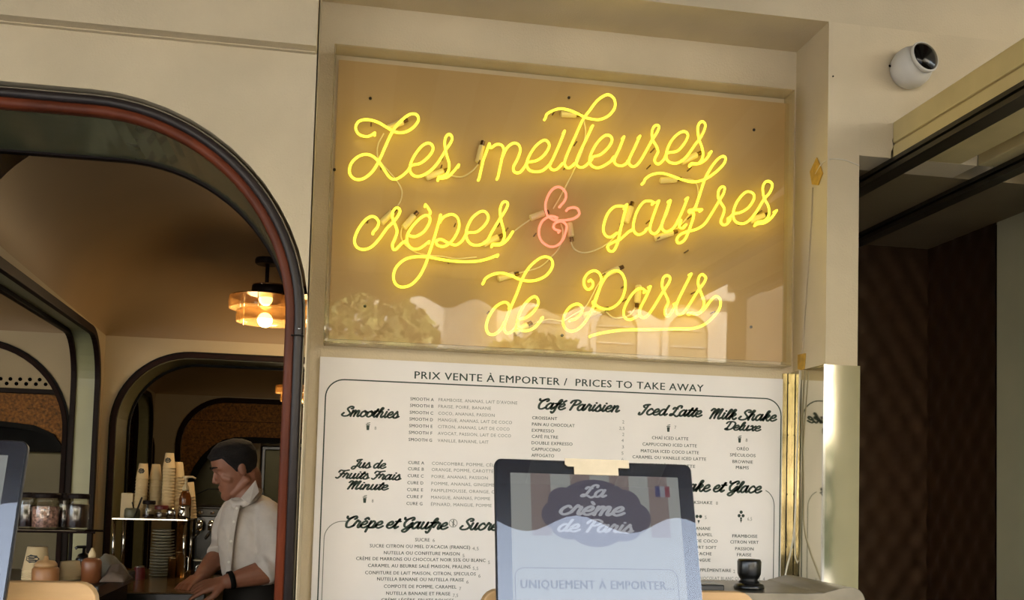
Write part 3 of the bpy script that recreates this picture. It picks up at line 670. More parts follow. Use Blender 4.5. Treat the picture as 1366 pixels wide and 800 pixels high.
def script_geo(s):
    x = 0; L_ = []
    for ch in s:
        if ch == ' ': x += .45; continue
        st, adv = G[ch]
        for q in st: L_.append([Vector((x+p[0]+.32*p[1], p[1] if p[1] < 1 else 1+(p[1]-1)*.82)) for p in q])
        x += adv
    return L_, x
def put_script(mb, s, x0, x1, y0, xh, fn=None, wgt=.28, base=None):
    L_, _ = script_geo(s); xs = [p.x for q in L_ for p in q]; xa, xb = min(xs), max(xs)
    if fn is None:
        a = P(x0, y0, YM); b = P(x1, y0, YM); h = (P(x0, y0-xh, YM)-a).length
        k = (b.x-a.x)/(xb-xa)
        fn = lambda p: (a.x+(p.x-xa)*k, YT, a.z+p.y*h)
    for q in L_:
        pp = smooth_pts([Vector((p.x, p.y, 0)) for p in q], 5) if len(q) > 2 else [Vector((p.x, p.y, 0)) for p in q]
        mb.ribbon([Vector((p.x, p.y)) for p in pp], wgt, fn)
    return xa, xb
for s, x0, x1, y0, xh in [('Smoothies',456,532,554.5,8),('Jus de',469,514.5,623.3,6.8),('Fruits Frais',448,534.5,637.5,6.8),('Minute',464,517.5,652,6.8),('Crêpe et Gaufre',462,597,703,9),('Sucrée',614,673,706,9),
                          ('Café Parisien',719,826,545,8.2),('Iced Latte',852,936,552.5,8.3),('Milk Shake',947,1035.5,558,8.2),('Deluxe',967,1014.5,573,6.8),('Milkshake et Glace',862,1015.5,653,9)]:
    mb = MB(); put_script(mb, s, x0, x1, y0, xh); mb.build('heading_lettering', M_ink, mn)
mb = MB(); put_text(mb, 'PRIX VENTE À EMPORTER /  PRICES TO TAKE AWAY', 552.8, 938.5, 504.7, 10.2, .012); mb.build('title_lettering', M_ink, mn)
def block(rows, m, cap=4.3, thick=.012):
    mb = MB()
    for r in rows: put_text(mb, r[0], r[1], r[2], r[3], cap, thick)
    mb.build('list_lettering', m, mn)
sy = [533.7,542.5,551.7,560.5,569.5,578.5,588]
block([('SMOOTH '+c, 547.3-i*.4, 578.5-i*.4, sy[i]) for i, c in enumerate('ABCDEFG')], M_ink)
block([(t_, 585-i*.2, e, sy[i]+1.2) for i, (t_, e) in enumerate([('FRAMBOISE, ANANAS, LAIT D\'AVOINE',690),('FRAISE, POIRE, BANANE',655),('COCO, ANANAS, PASSION',659.7),('MANGUE, ANANAS, LAIT DE COCO',683),('CITRON, ANANAS, LAIT DE COCO',679.7),('AVOCAT, PASSION, LAIT DE COCO',681.7),('VANILLE, BANANE, LAIT',651.6)])], M_ink2, thick=.0)
cy = [618.7,627,636.2,645.5,654.7,664,673.2]
block([('CURE '+c, 544.5-i*.4, 565.7-i*.4, cy[i]) for i, c in enumerate('ABCDEFG')], M_ink)
block([(t_, 576-i*.2, e, cy[i]+1) for i, (t_, e) in enumerate([('CONCOMBRE, POMME, CÉLERI',668),('ORANGE, POMME, CAROTTE',658),('POIRE, ANANAS, PASSION',650.7),('POMME, ANANAS, GINGEMBRE',667),('PAMPLEMOUSSE, ORANGE, CITRON',679),('MANGUE, ANANAS, POMME',653.7),('ÉPINARD, MANGUE, POMME',655.7)])], M_ink2, thick=.0)
block([('SUCRE',553.7,573,721.7),('SUCRE CITRON OU MIEL D\'ACACIA (FRANCE)',493.2,627,729.7),('NUTELLA OU CONFITURE MAISON',512,613,739),('CRÈME DE MARRONS OU CHOCOLAT NOIR 55% OU BLANC',475,647.5,746.7),('CARAMEL AU BEURRE SALÉ MAISON, PRALINS',490.7,627.5,756),
       ('CONFITURE DE LAIT MAISON, CITRON, SPECULOS',487,634.5,765.5),('NUTELLA BANANE OU NUTELLA FRAISE',503,618.7,774),('COMPOTE DE POMME, CARAMEL',512,608.7,783.7),('NUTELLA BANANE ET FRAISE',515,600.5,793),('CRÈME LÉGÈRE, FRUITS ROUGES',508.7,605,802)], M_ink, 4.6)
block([('6',577,580,722.5),('4,5',630,638.5,733.5),('5',617,619.5,743),('5',651,653.5,752),('5,5',630.5,638,760),('6',638,641,770),('6',622,625,778),('7',612.5,615,787),('7,5',604,611,796),('7,5',608,615,805)], M_ink2, 4.6, 0)
py_ = [559,567.5,575.7,583.8,592.3,600.7,608.9]
block([(t_, 709.7-i*.15, e, py_[i]) for i, (t_, e) in enumerate([('CROISSANT',743),('PAIN AU CHOCOLAT',766.4),('EXPRESSO',739),('CAFÉ FILTRE',744.3),('DOUBLE EXPRESSO',763.5),('CAPPUCCINO',747.4),('AFFOGATO',739)])], M_ink)
block([(t_, x, x+w, py_[i]+5.5) for i, (t_, x, w) in enumerate([('2',830,2.6),('2,5',826,7),('2',830,2.6),('4',829,2.8),('3',829.5,2.6),('5',829,2.6),('6',829,2.6)])], M_ink2, 4.3, 0)
block([('CHAÏ ICED LATTE',869.5,918,585.5),('CAPPUCCINO ICED LATTE',857,929.3,594),('MATCHA ICED COCO LATTE',854.7,932,603),('CARAMEL OU VANILLE ICED LATTE',843.6,941.7,611),('FRAPPÉ ICED LATTE',866,927,622)], M_ink)
block([('ORÉO',982.5,998.6,600.2),('SPÉCULOOS',973.6,1007.6,608.4),('BROWNIE',977,1004,617.3),('M&MS',981.5,998.6,625.2)], M_ink)
block([('MILKSHAKE',915,950,671.5),('BANANE',925,947.5,706.4),('CARAMEL',923,950,714.6),('LAIT DE COCO',913,957,722.8),('YAOURT SOFT',914,955.4,731.4),('PISTACHE',921,949,740),('MANGUE',922,947.5,748.5),('SUPPLÉMENTAIRE',926,975,762)], M_ink)
block([('FRAMBOISE',976.8,1010,716.5),('CITRON VERT',974,1011.7,724.5),('PASSION',980.6,1005,733.5),('FRAISE',983,1002,741.5)], M_ink)
block([('8',955,957.5,673),('5',940,942.5,692),('6,5',997,1003,694),('2',978,980.5,764),('8',499.5,502,573),('8',495.8,498.3,670),('7',899.5,902,572),('8',994.5,997,589)], M_ink2, 4.6, 0)
block([('CHOCOLAT BLANC OU NOISETTE  4',930,1020,773)], M_ink2, 4.6, 0)
# ruled borders
def rule(pts, w, m):
    mb = MB(); pp = [Vector((p[0], p[1], 0)) for p in pts]
    mb.ribbon([Vector((p.x, p.y)) for p in pp], w, lambda p: (p.x, YT, p.y)); mb.build('ruled_border', m, mn)
xl = P(434.2, 529, YM).x; xr = P(1041.8, 560, YM).x; zt = P(600, 512.5, YM).z; r_ = .052
rule([(p.x, p.y) for p in arch(xl, xr, 1.0, zt, r_, 10)], .0036, M_ink)
x2 = P(432, 725, YM).x; z2 = P(456, 695, YM).z
rule([(x2, 1.0)]+[(x2+.05-.05*math.cos(a*PI/20), z2-.05+.05*math.sin(a*PI/20)) for a in range(11)]+[(x2+.06, z2)], .0022, M_ink2)
x3 = P(1032.6, 680, YM).x; z3 = P(1019.5, 653, YM).z
rule([(x3, 1.0)]+[(x3-.04+.04*math.cos(a*PI/20), z3-.05+.05*math.sin(a*PI/20)) for a in range(9)], .0022, M_ink)
# little drawings: take-away cups, gluten-free ring, ice cream cones
mb = MB()
def flat(pts): mb.add([(p[0], YT, p[1]) for p in pts], [list(range(len(pts)))])
def disc(c, r): flat([(c[0]+r*math.cos(a*PI/6), c[1]+r*math.sin(a*PI/6)) for a in range(12)])
k = .00212
for (u, v) in [(490.8, 569), (486.5, 666), (891.5, 571.5), (986.5, 586)]:
    c = P(u, v, YM); x, z = c.x, c.z
    flat([(x-2.2*k, z+2*k), (x+2.2*k, z+2*k), (x+1.6*k, z-4.5*k), (x-1.6*k, z-4.5*k)])
    flat([(x-2.8*k, z+3.6*k), (x+2.8*k, z+3.6*k), (x+2.6*k, z+2.5*k), (x-2.6*k, z+2.5*k)])
    flat([(x-1.6*k, z+5*k), (x+2.8*k, z+6*k), (x+2.8*k, z+5*k), (x-1.2*k, z+4.2*k)])
for (u, v, n) in [(932, 690, 3), (988.5, 689, 4)]:
    c = P(u, v, YM); x, z = c.x, c.z
    for (dx, dz) in ([(-2.6, 0), (2.6, 0)] if n == 3 else [(-2.9, 0), (2.9, 0), (0, 5)]): disc((x+dx*k, z+(dz+1.5)*k), 2.4*k)
    disc((x, z-2.2*k), 1.6*k) if n == 4 else None
    flat([(x-1.8*k, z-3.8*k), (x+1.8*k, z-3.8*k), (x, z-9*k)])
mb.build('menu_symbol', M_ink, mn)
c = P(604.5, 697.5, YM)
mb = MB(); mb.ribbon([Vector((c.x+.0115*math.cos(a*PI/12), c.z+.0115*math.sin(a*PI/12))) for a in range(25)], .0016, lambda p: (p.x, YT, p.y))
mb.ribbon([Vector((c.x-.007, c.z+.007)), Vector((c.x+.007, c.z-.007))], .0014, lambda p: (p.x, YT, p.y))
mb.ribbon([Vector((c.x, c.z-.008)), Vector((c.x+.001, c.z+.008))], .004, lambda p: (p.x, YT, p.y)); mb.build('menu_symbol', M_ink2, mn)

# ================================================================ polished cladding at the foot of the pillar
t = thing('metal_cladding', 'mirror-polished steel cladding wrapped round the foot of the white pillar', 'cladding', (XR0, YF, .9))
zc1 = P(1124, 487, YF-.006).z
MB().box(XR0-.020, XR1+.004, YF-.008, YF, .8, zc1).build('front_sheet', M_mirror, t)
MB().box(XR0-.018, XR0-.013, YF, YR-.001, .8, zc1).build('side_sheet', M_mirror, t)
MB().box(XR0-.022, XR0-.015, YF-.011, YF-.004, .8, zc1).build('corner_edge', M_chrome, t)
MB().box(1.3185, XR0-.018, YR-.006, YR-.001, .8, zc1-.005).build('back_strip', mat('brass_strip', 'B4A888', .2, metal=1, var=.2, vscale=14, bump=.08, bscale=25), t)
for z in (2.0, 1.84, 1.66, 1.5): MB().box(1.334, 1.338, YR-.008, YR-.006, z, z+.004).build('rivet', M_gasket, t)
tag(MB().box(1.3335, 1.3355, YR-.008, YR-.006, .9, zc1-.003).build('metal_seam', M_gasket, t))
# cables and tape
def cable(label, pts, r=.0028, m=None):
    o = MB().tube(smooth_pts(pts, 6), r, 8).build('cable', m or mat('white_cable', 'CFC6B2', .45, var=.03), smooth=True); return tag(o, label, 'cable', 'white cables on the pillar')
YC = YR-.03
cable('thin white cable from the tape over the pillar to the door opening', [PX(1088, 232, 1.3505), PX(1097, 217, 1.3505), P(1109, 212, 2.637), P(1125, 213, 2.636), P(1137, 217, 2.636), P(1146.4, 221, 2.637)], .0018)
cable('thin white cable hanging straight down the reveal between the two tapes', [PX(1084, 250, 1.3505), PX(1080, 330, 1.3505), PX(1075, 400, 1.3505), PX(1070, 470, 1.3505), PX(1068, 484, 1.3505)], .0018, mat('faint_cable', 'B8A688', .5))
cable('white cable running down beside the menu and bending left at the counter', [P(1068, 494, 2.77), P(1065, 560, 2.78), P(1062, 640, 2.78), P(1060, 700, 2.78), P(1055, 735, 2.77), P(1049, 760, 2.76), P(1045, 785, 2.75), P(1044, 830, 2.74)])
cable('white cable running down beside the menu and bending right', [P(1067, 494, 2.76), P(1063.5, 600, 2.78), P(1060.5, 700, 2.79), P(1061, 740, 2.79), P(1065, 752, 2.79), P(1071, 762, 2.80), P(1075, 800, 2.80)], .0022)
M_tape = mat('yellowed_tape', 'CCA040', .5, var=.15, vscale=40)
def tape(label, pts, y):
    mb = MB(); q = [PX(u, v, 1.3490) for u, v in pts]
    mb.add([(p.x, p.y, p.z) for p in q]+[(p.x+.003, p.y, p.z) for p in q], [list(range(len(q))), list(range(2*len(q)-1, len(q)-1, -1))]+[(i, (i+1) % len(q), len(q)+(i+1) % len(q), len(q)+i) for i in range(len(q))])
    tag(mb.build('tape', M_tape), label, 'tape', 'yellowed tape on the pillar')
tape('upper piece of yellowed tape folded round the cable on the pillar reveal', [(1080, 229), (1089, 210), (1093, 219), (1097, 231), (1091, 247), (1083, 246)], 2.715)
tape('lower piece of yellowed tape at the top of the steel cladding', [(1064, 473), (1074, 471), (1073, 485), (1072, 494), (1064, 492)], 2.765)

# ================================================================ dome camera
c = P(1209, 95, YF)
t = thing('dome_camera', 'white ball security camera with a black dome lens, above the cream beam', 'security camera', (c.x, YF, c.z))
M = Matrix.Rotation(PI/2, 3, 'X')
mb = MB(); mb.lathe([(.048, 0), (.056, .004), (.060, .02), (.060, .03)]+[(.060*math.cos(a), .03+.052*math.sin(a)) for a in [k*PI/2/9 for k in range(1, 9)]]+[(.0001, .082)], (c.x, YF, c.z), 32, M)
mb.build('housing', M_white, t, smooth=True)
d = Vector((.20, -.90, .20)).normalized(); q = d.to_track_quat('Z', 'Y').to_matrix()
cc = Vector((c.x+.004, YF-.036, c.z+.004))
mb = MB(); mb.lathe([(.047, .034), (.0485, .040), (.046, .046), (.043, .044)], cc, 32, q); mb.build('lens_ring', M_white, t, smooth=True)
mb = MB(); mb.lathe([(.0455*math.cos(a), .038+.024*math.sin(a)) for a in [k*PI/2/8 for k in range(8)]]+[(.0001, .062)], cc, 28, q); mb.build('dome', mat('black_dome', '0A0806', .15, var=0), t, smooth=True)
mb = MB(); mb.lathe([(.0001, 0), (.004, 0)], P(1187, 88, YF-.062), 10, M); mb.build('sensor_hole', M_gasket, t)
# ---- small marks on the wall
for (u, v) in [(424.5, 12), (1111, 102)]:
    p = P(u, v, YF-.001)
    MB().lathe([(.0022, 0), (.0022, -.003), (.0001, -.004)], p, 8, Matrix.Rotation(-PI/2, 3, 'X')).build('nail', M_gasket)
for o in [o for o in bpy.data.objects if o.name.startswith('nail')]:
    tag(o, 'tiny dark nail at the top left corner of the recess' if o.location.x < 0 else 'tiny dark nail on the pillar edge left of the dome camera', 'nail')

# ================================================================ TABLETS on wooden stands
M_bezel = mat('tablet_bezel', '08070A', .25, var=0)
M_body = mat('tablet_body', '202022', .35, metal=.6)
TILT = math.radians(16.8)
def tablet(label, xl, xr, ztop, y, h, full, wood_x, wood_label, wy, wz):
    t = thing('tablet', label, 'tablet', ((xl+xr)/2, y, ztop))
    dn = Vector((0, -math.sin(TILT), -math.cos(TILT))); nr = Vector((0, -math.cos(TILT), math.sin(TILT))); w = xr-xl
    org = Vector((xl, y, ztop))
    f3 = lambda d: (lambda p: org+Vector((1, 0, 0))*p.x-dn*p.y+nr*d)      # p.y negative goes down
    def rr(x0, x1, y0, y1, r, n=6):
        o = []
        for (cx, cy, a0) in ((x1-r, y1-r, 0), (x0+r, y1-r, PI/2), (x0+r, y0+r, PI), (x1-r, y0+r, 1.5*PI)):
            for k in range(n+1): a = a0+PI/2*k/n; o.append(Vector((cx+r*math.cos(a), cy+r*math.sin(a))))
        return o
    mb = MB(); mb.prism(rr(0, w, -h, 0, .008), f3(-.007), f3(0)); mb.build('body', M_body, t, bev=.001)
    mb = MB(); mb.prism(rr(.0015, w-.0015, -h+.0015, -.0015, .007), f3(.0001), f3(.0004)); mb.build('bezel', M_bezel, t)
    mb = MB(); mb.prism(rr(.001, w-.001, -h+.001, -.001, .0075), f3(.0030), f3(.0034)); mb.build('cover_glass', M_screen_glass, t)
    sx0_, sx1_, sy1, sy0 = .0175, w-.0175, -.0165, -h+.016
    def flatp(pts, d, m, nm):
        fn = f3(d); mb = MB(); mb.add([fn(Vector(p)) for p in pts], [list(range(len(pts)))]); return mb.build(nm, m, t)
    E = lambda nm, c, s: mat('screen_'+nm, '050505', .5, var=0, emit=lin(c)[:3], estr=s)
    s_ = .13
    flatp([(sx0_, sy1), (sx1_, sy1), (sx1_, sy0), (sx0_, sy0)], .0008, E('pale', '9C9E98', s_), 'screen')
    if full:
        sw = sx1_-sx0_
        for k in range(4):
            a = sx0_+sw*(k*2+1)/8.6-.0
            o = flatp([(a, sy1), (a+sw/8.6, sy1), (a+sw/8.6, -.088), (a, -.088)], .0010, E('stripe', '80706A', s_), 'screen_stripe')  # the awning's reflected stripes, painted into the screen colours
        fn = f3(.0012); mb = MB(); cx, cyy = (sx0_+sx1_)/2-.002, -.058
        lob = [(0, 0, .046, .036), (-.037, .010, .017, .016), (.034, .008, .019, .017), (-.042, -.006, .020, .017), (.046, -.008, .018, .018), (-.030, -.020, .021, .014), (.030, -.021, .022, .014), (0, -.024, .03, .018)]
        for i, (dx, dy, ra, rb) in enumerate(lob):
            pts = [fn(Vector((cx+dx+ra*math.cos(a*PI/14), cyy+dy+rb*math.sin(a*PI/14))))+nr*.00002*i for a in range(28)]
            mb.add(pts, [list(range(28))])
        mb.build('logo_cloud', E('logo', '4C4658', s_), t)
        def tablet_script(s, x0, x1, y0, xh, m, wgt=.26):
            L_, _ = script_geo(s); xs = [p.x for q in L_ for p in q]; xa, xb = min(xs), max(xs); kk = (x1-x0)/(xb-xa)
            fq = f3(.0017); mb = MB(); put_script(mb, s, 0, 0, 0, 0, fn=lambda p: fq(Vector((x0+(p.x-xa)*kk, y0+p.y*xh))), wgt=wgt); mb.build('logo_lettering', m, t)
        El = E('letter', 'C0C2C8', s_)
        tablet_script('La', cx-.0155, cx+.013, cyy+.0155, .0085, El)
        tablet_script('crème', cx-.040, cx+.033, cyy-.0055, .0100, El)
        tablet_script('de Paris', cx-.043, cx+.042, cyy-.0250, .0085, El)
        # small flag button
        fx, fy = sx1_-.0285, -.034
        for i, (cn, cc_) in enumerate((('blue', '2C2E62'), ('flagwhite', '8A8C94'), ('flagred', '7A2E3C'))):
            flatp([(fx+i*.0058, fy-.0065), (fx+(i+1)*.0058, fy-.0065), (fx+(i+1)*.0058, fy+.0065), (fx+i*.0058, fy+.0065)], .0013, E(cn, cc_, s_), 'flag_band')
        # notice box
        by = -.136; fr_ = rr(cx-.093, cx+.090, by-.05, by+.012, .01)
        mb = MB(); f4 = f3(.0012); mb.ribbon(fr_+[fr_[0]], .0009, f4); mb.build('notice_border', E('line', '10182C', s_), t)
        vs, fs = text_geo('UNIQUEMENT À EMPORTER...', .012); xa = min(v.x for v in vs); xb = max(v.x for v in vs); kk = .172/(xb-xa)
        mb = MB(); mb.add([f4(Vector((cx-.0875+(v.x-xa)*kk, by-.0105+v.y*.0135))) for v in vs], fs); mb.add([f4(Vector((cx-.0867+(v.x-xa)*kk, by-.0105+v.y*.0135)))+nr*.00005 for v in vs], fs); mb.build('notice_lettering', E('line', '10182C', s_), t)
    # wooden stand: front board under and behind
    zt_, zb_ = wz
    wt = thing('tablet_stand', wood_label, 'stand', ((wood_x[0]+wood_x[1])/2, wy, zb_))
    r = .02; o = [Vector((wood_x[0], zb_))]+[Vector((wood_x[0]+r-r*math.cos(a*PI/10), zt_-r+r*math.sin(a*PI/10))) for a in range(6)]+[Vector((wood_x[1]-r+r*math.sin(a*PI/10), zt_-r+r*math.cos(a*PI/10))) for a in range(6)]+[Vector((wood_x[1], zb_))]
    mb = MB(); mb.xz(o, wy, wy+.018); mb.build('back_board', M_wood, wt, bev=.002)
    MB().box(wood_x[0]+.02, wood_x[1]-.02, wy-.20, wy, zb_-.02, zb_).build('base_board', M_wood, wt, bev=.002)
    MB().box((xl+xr)/2-.05, (xl+xr)/2+.05, wy-.045, wy, zb_, zb_+.15).build('support_block', M_wood, wt, bev=.002)
    return t, f3, w
yt = 1.10
a = P(659.5, 611.5, yt); b = P(921.5, 619, yt)
wl, wr = P(643, 786, 1.13), P(1008, 789, 1.13)
T1, f3, tw = tablet('tilted black tablet with a cloud logo on its screen, in front of the menu board', a.x, b.x, (a.z+b.z)/2, yt, .30, True, (wl.x, wr.x), 'pale wooden tablet stand board behind the centre tablet', 1.13, (wl.z-.0, 1.30))
# paper tag folded over the top of the tablet
q = f3(.0040); mb = MB()
tx = (P(752, 616, yt).x-a.x); tx2 = (P(837, 620, yt).x-a.x)
pts = [(tx, .001), (tx2, .001), (tx2, -.0085), (tx2-.013, -.0085), (tx2-.013, -.0175), (tx+.0105, -.0175), (tx+.0105, -.0085), (tx+.003, -.0085), (tx, -.006)]
mb.prism([Vector(p) for p in pts], q, f3(.0052)); tag(mb.build('paper_tag', mat('cream_paper_tag', 'CDBA98', .6, var=.05, vscale=60)), 'stepped cream paper tag stuck on the top edge of the centre tablet', 'tag')
a2 = P(38.5, 588, yt)
wr2 = P(129, 777, 1.13)
tablet('tilted dark tablet cut off by the left edge of the photo', a2.x-.208, a2.x, a2.z, yt, .30, False, (a2.x-.25, wr2.x), 'pale wooden tablet stand board beside the left tablet', 1.13, (wr2.z, 1.30))
# order counter carrying the tablets
t = thing('order_counter', 'steel order counter below the tablets, its curved lip showing at the bottom right', 'counter', (.2, 1.2, 0))
zt_ = 1.275
MB().box(-.9, .62, .9, 1.45, 0, zt_).build('cabinet', M_steel, t)
# curved steel lip at right, further back
yl = 2.05; p0, p1 = P(930, 786, yl), P(1143, 789, yl)
zl = (p0.z+p1.z)/2-.004
prof = [Vector((p0.x-.1, zl)), Vector((p1.x-.12, zl-.002)), Vector((p1.x-.07, zl+.002)), Vector((p1.x-.03, zl+.012)), Vector((p1.x, zl+.010)), Vector((p1.x+.018, zl-.008)), Vector((p1.x+.025, zl-.05))]
prof = [Vector((p.x, p.y)) for p in smooth_pts([Vector((p.x, p.y, 0)) for p in prof], 4)]
low_ = [p+Vector((-.004, -.006)) for p in prof][::-1]
mb = MB(); mb.xz(prof+[prof[-1]+Vector((0, -.12)), prof[0]+Vector((0, -.12))], yl, yl+.3); mb.build('lip', mat('worn_steel', '7E786A', .38, metal=.9, var=.1), t, smooth=False, bev=.003)
MB().box(p0.x-.1, p1.x+.02, yl+.02, yl+.30, .0, zl-.11).build('pedestal', M_steel, t)
kx = P(999, 784, yl+.08)
t = thing('hand_stamp', 'squat black knobbed stamp standing on the steel lip at the lower right', 'stamp', (kx.x, yl+.08, zl))
k = (kx.z-P(999, 744, yl+.08).z)/-40
mb = MB(); mb.lathe([(.0001, 0), (20*k, 0), (20.5*k, 2*k), (19*k, 6*k), (14*k, 8*k)], (kx.x, yl+.08, zl), 28); mb.build('base', M_black, t, smooth=True)
mb = MB(); mb.lathe([(14*k, 8*k), (11.5*k, 12*k), (14*k, 16*k), (15.5*k, 20*k), (16*k, 36*k), (14.5*k, 39*k), (.0001, 39.5*k)], (kx.x, yl+.08, zl), 28); mb.build('knob', M_black, t, smooth=True)
p = P(945, 778, yl+.05); 
t = thing('card_reader', 'flat black card reader lying behind the centre tablet\'s right edge', 'card reader', (p.x-.01, yl+.05, zl)); MB().box(p.x-.06, p.x+.022, yl+.01, yl+.09, zl, zl+.014).build('body', M_black, t, bev=.003); MB().box(p.x-.05, p.x+.01, yl+.02, yl+.05, zl+.014, zl+.0145).build('screen', M_bezel, t)

# ================================================================ INSIDE: ceiling lamps
M_amber = clear_mat('amber_glass', (.97, .86, .66), .1, 1.5, .03, ('B89868', .38))
M_copper = mat('dark_copper', '4A2C1A', .35, metal=.8)
def lamp(label, c, ztop, sc=1.0, group='tiered brass ceiling lamps', power=14):
    """tiered lamp: canopy, stem, three staggered open bands with chrome pins and two globes"""
    x, y, z = c
    t = thing('ceiling_lamp', label, 'lamp', (x, y, z), group)
    MB().lathe([(.0001, 0), (.052*sc, 0), (.056*sc, -.008), (.056*sc, -.022), (.050*sc, -.028), (.0001, -.028)], (x, y, ztop), 28).build('canopy', M_dark, t, smooth=False)
    MB().tube([(x, y, ztop-.025), (x, y, z+.055)], .009*sc, 12).build('stem', M_dark, t, smooth=True)
    for nm, dx, r, z0, h, a0, m in (('top_band', .02, .085, .015, .045, 0, M_dark), ('middle_band', -.012, .150, -.045, .052, .3, M_amber), ('lower_band', .012, .140, -.105, .050, .1, M_amber)):
        r *= sc; h *= sc; zz = z+z0*sc
        MB().lathe([(r, zz), (r*1.02, zz+h*.5), (r, zz+h), (r*.94, zz+h), (r*.94, zz+.004), (r*.97, zz)], (x+dx, y, 0), 40, None, a0, a0+(2*PI if nm == 'top_band' else 1.82*PI)).build(nm, m, t, smooth=True)
        MB().lathe([(r*.2, zz+h), (r*.98, zz+h+.001), (r*.98, zz+h+.005), (r*.2, zz+h+.004)], (x+dx, y, 0), 32).build('band_disc', M_copper if nm != 'lower_band' else M_amber, t)
    for a in (2.6, 3.6, 4.5, 5.4):
        MB().tube([(x+.12*sc*math.cos(a), y+.12*sc*math.sin(a), z-.11*sc), (x+.12*sc*math.cos(a), y+.12*sc*math.sin(a), z+.02*sc)], .0025*sc, 6).build('pin', M_chrome, t)
    for (dx, dz, r) in ((-.0, .000, .030), (0, -.095, .034)):
        MB().ball((x+dx, y-.02, z+dz*sc), r*sc, 18).build('globe', M_bulb, t, smooth=True)
    for (dx, dz) in ((-.035, -.005), (.0, -.155)):
        ld = bpy.data.lights.new('lamp_light', 'POINT'); ld.energy = power; ld.color = (1, .72, .42); ld.shadow_soft_size = .05
        l = bpy.data.objects.new('lamp_light', ld); C.objects.link(l); l.parent = t; l.location = (dx, -.02, dz*sc)
    return t
p = P(355, 400, 4.6); pc = P(357, 345, 4.6)
lamp('tiered amber ceiling lamp hanging inside the arch, the nearest and left one', (p.x, 4.6, p.z), pc.z, 1.0, power=1.3)
p2 = P(402, 402, 4.75)
lamp('second tiered ceiling lamp just right of the nearest one, half hidden by the arch frame', (p2.x+.06, 4.75, p2.z), pc.z, 1.0, power=.9)
p3 = P(398, 523, 6.7)
lamp('small far ceiling lamp glowing low behind the back arch at the frame', (p3.x, 6.7, p3.z+.03), 2.62, .9, power=1.3)
lamp('added tiered lamp lighting the left bay, out of sight behind the side wall', (-2.6, 4.0, 2.45), 2.7, 1.0, power=1.3)  # extra unseen lamp, added to brighten the interior

# ================================================================ INSIDE: counters, racks, cups
YB = 4.55
t = thing('prep_counter', 'glossy dark preparation counter with a brass-toned top in front of the white-shirted man', 'counter', (-.8, YB-.1, .12))
zt = P(215, 771, YB-.1).z
xa, xb = P(120, 770, YB).x, P(284, 785, 4.12).x
MB().box(xa-.02, xb, 3.90, YB+.35, zt-.03, zt).build('worktop', mat('brass_worktop', '8A6E48', .18, metal=.6, var=.3, vscale=9), t, bev=.004)
MB().box(xa, xb-.02, 3.95, YB+.33, .12, zt-.03).build('cabinet', M_black, t)
MB().box(xa-.02, xb, 3.88, 3.90, zt-.05, zt-.002).build('edge_rail', M_black, t, bev=.003)
# chrome rack
ra, rb = P(156, 690, YB), P(254, 694, YB)
zs = ra.z
t = thing('chrome_rack', 'chrome shelf rack with thin posts holding the tall cup stacks', 'rack', ((ra.x+rb.x)/2, YB, zt))
MB().box(ra.x, rb.x, YB-.09, YB+.13, zs-.004, zs).build('shelf', M_steel, t)
MB().box(ra.x, rb.x, YB-.094, YB-.09, zs-.004, zs+.001).build('shelf_edge', M_chrome, t)
for x in (ra.x+.008, rb.x-.010):
    for y in (YB-.08, YB+.12): MB().tube([(x, y, zt+.001), (x, y, zs)], .007, 10).build('post', M_chrome, t, smooth=True)
# cups
M_cup = mat('paper_cup', 'C9B48C', .6, var=.03); M_badge = mat('cup_badge', '1C201E', .6, var=0)
def cup_proto(label, group, r0=.019, r1=.027, h=.065, badge=True, down=True):
    t = thing('paper_cup', label, 'cup', (0, 0, 0), group)
    pr = [(.0001, h), (r0, h), (r1, .003), (r1+.002, .002), (r1+.002, 0), (r1-.002, 0)] if down else [(.0001, 0), (r0, 0), (r1, h-.003), (r1+.002, h-.002), (r1+.002, h), (r1-.002, h), (r0-.001, .003), (.0001, .003)]
    MB().lathe(pr, (0, 0, 0), 20).build('wall', M_cup, t, smooth=True)
    if badge:
        mb = MB(); hm = h*.52; rm = (r0+r1)/2+.0012; vs = []; n = 14
        for k in range(n):
            a = 2*PI*k/n; q = 1+.08*math.cos(7*a); dz = .011*q*math.sin(a)*h/.065; da = .62*q*math.cos(a)
            rr_ = r0+(r1-r0)*((h-(hm+dz))/h if down else (hm+dz)/h)+.0008; an = -PI/2-.15+da
            vs.append((rr_*math.cos(an), rr_*math.sin(an), hm+dz))
        rr_ = rm+.0006; vs.append((rr_*math.cos(-PI/2-.15), rr_*math.sin(-PI/2-.15), hm)); mb.add(vs, [(k, (k+1) % n, n) for k in range(n)]); mb.build('badge', M_badge, t)
        mb = MB()
        for k, dz in enumerate((.005, -.001, -.006)):
            dz *= h/.065; w_ = (.22, .38, .3)[k]; rr_ = r0+(r1-r0)*((h-(hm+dz))/h if down else (hm+dz)/h)+.0026; pts = [(rr_*math.cos(-PI/2-.15+w_*s), rr_*math.sin(-PI/2-.15+w_*s), hm+dz) for s in (-1, -.5, 0, .5, 1)]
            mb.tube(pts, .0007, 5)
        mb.build('badge_lettering', M_cup, t)
    return t
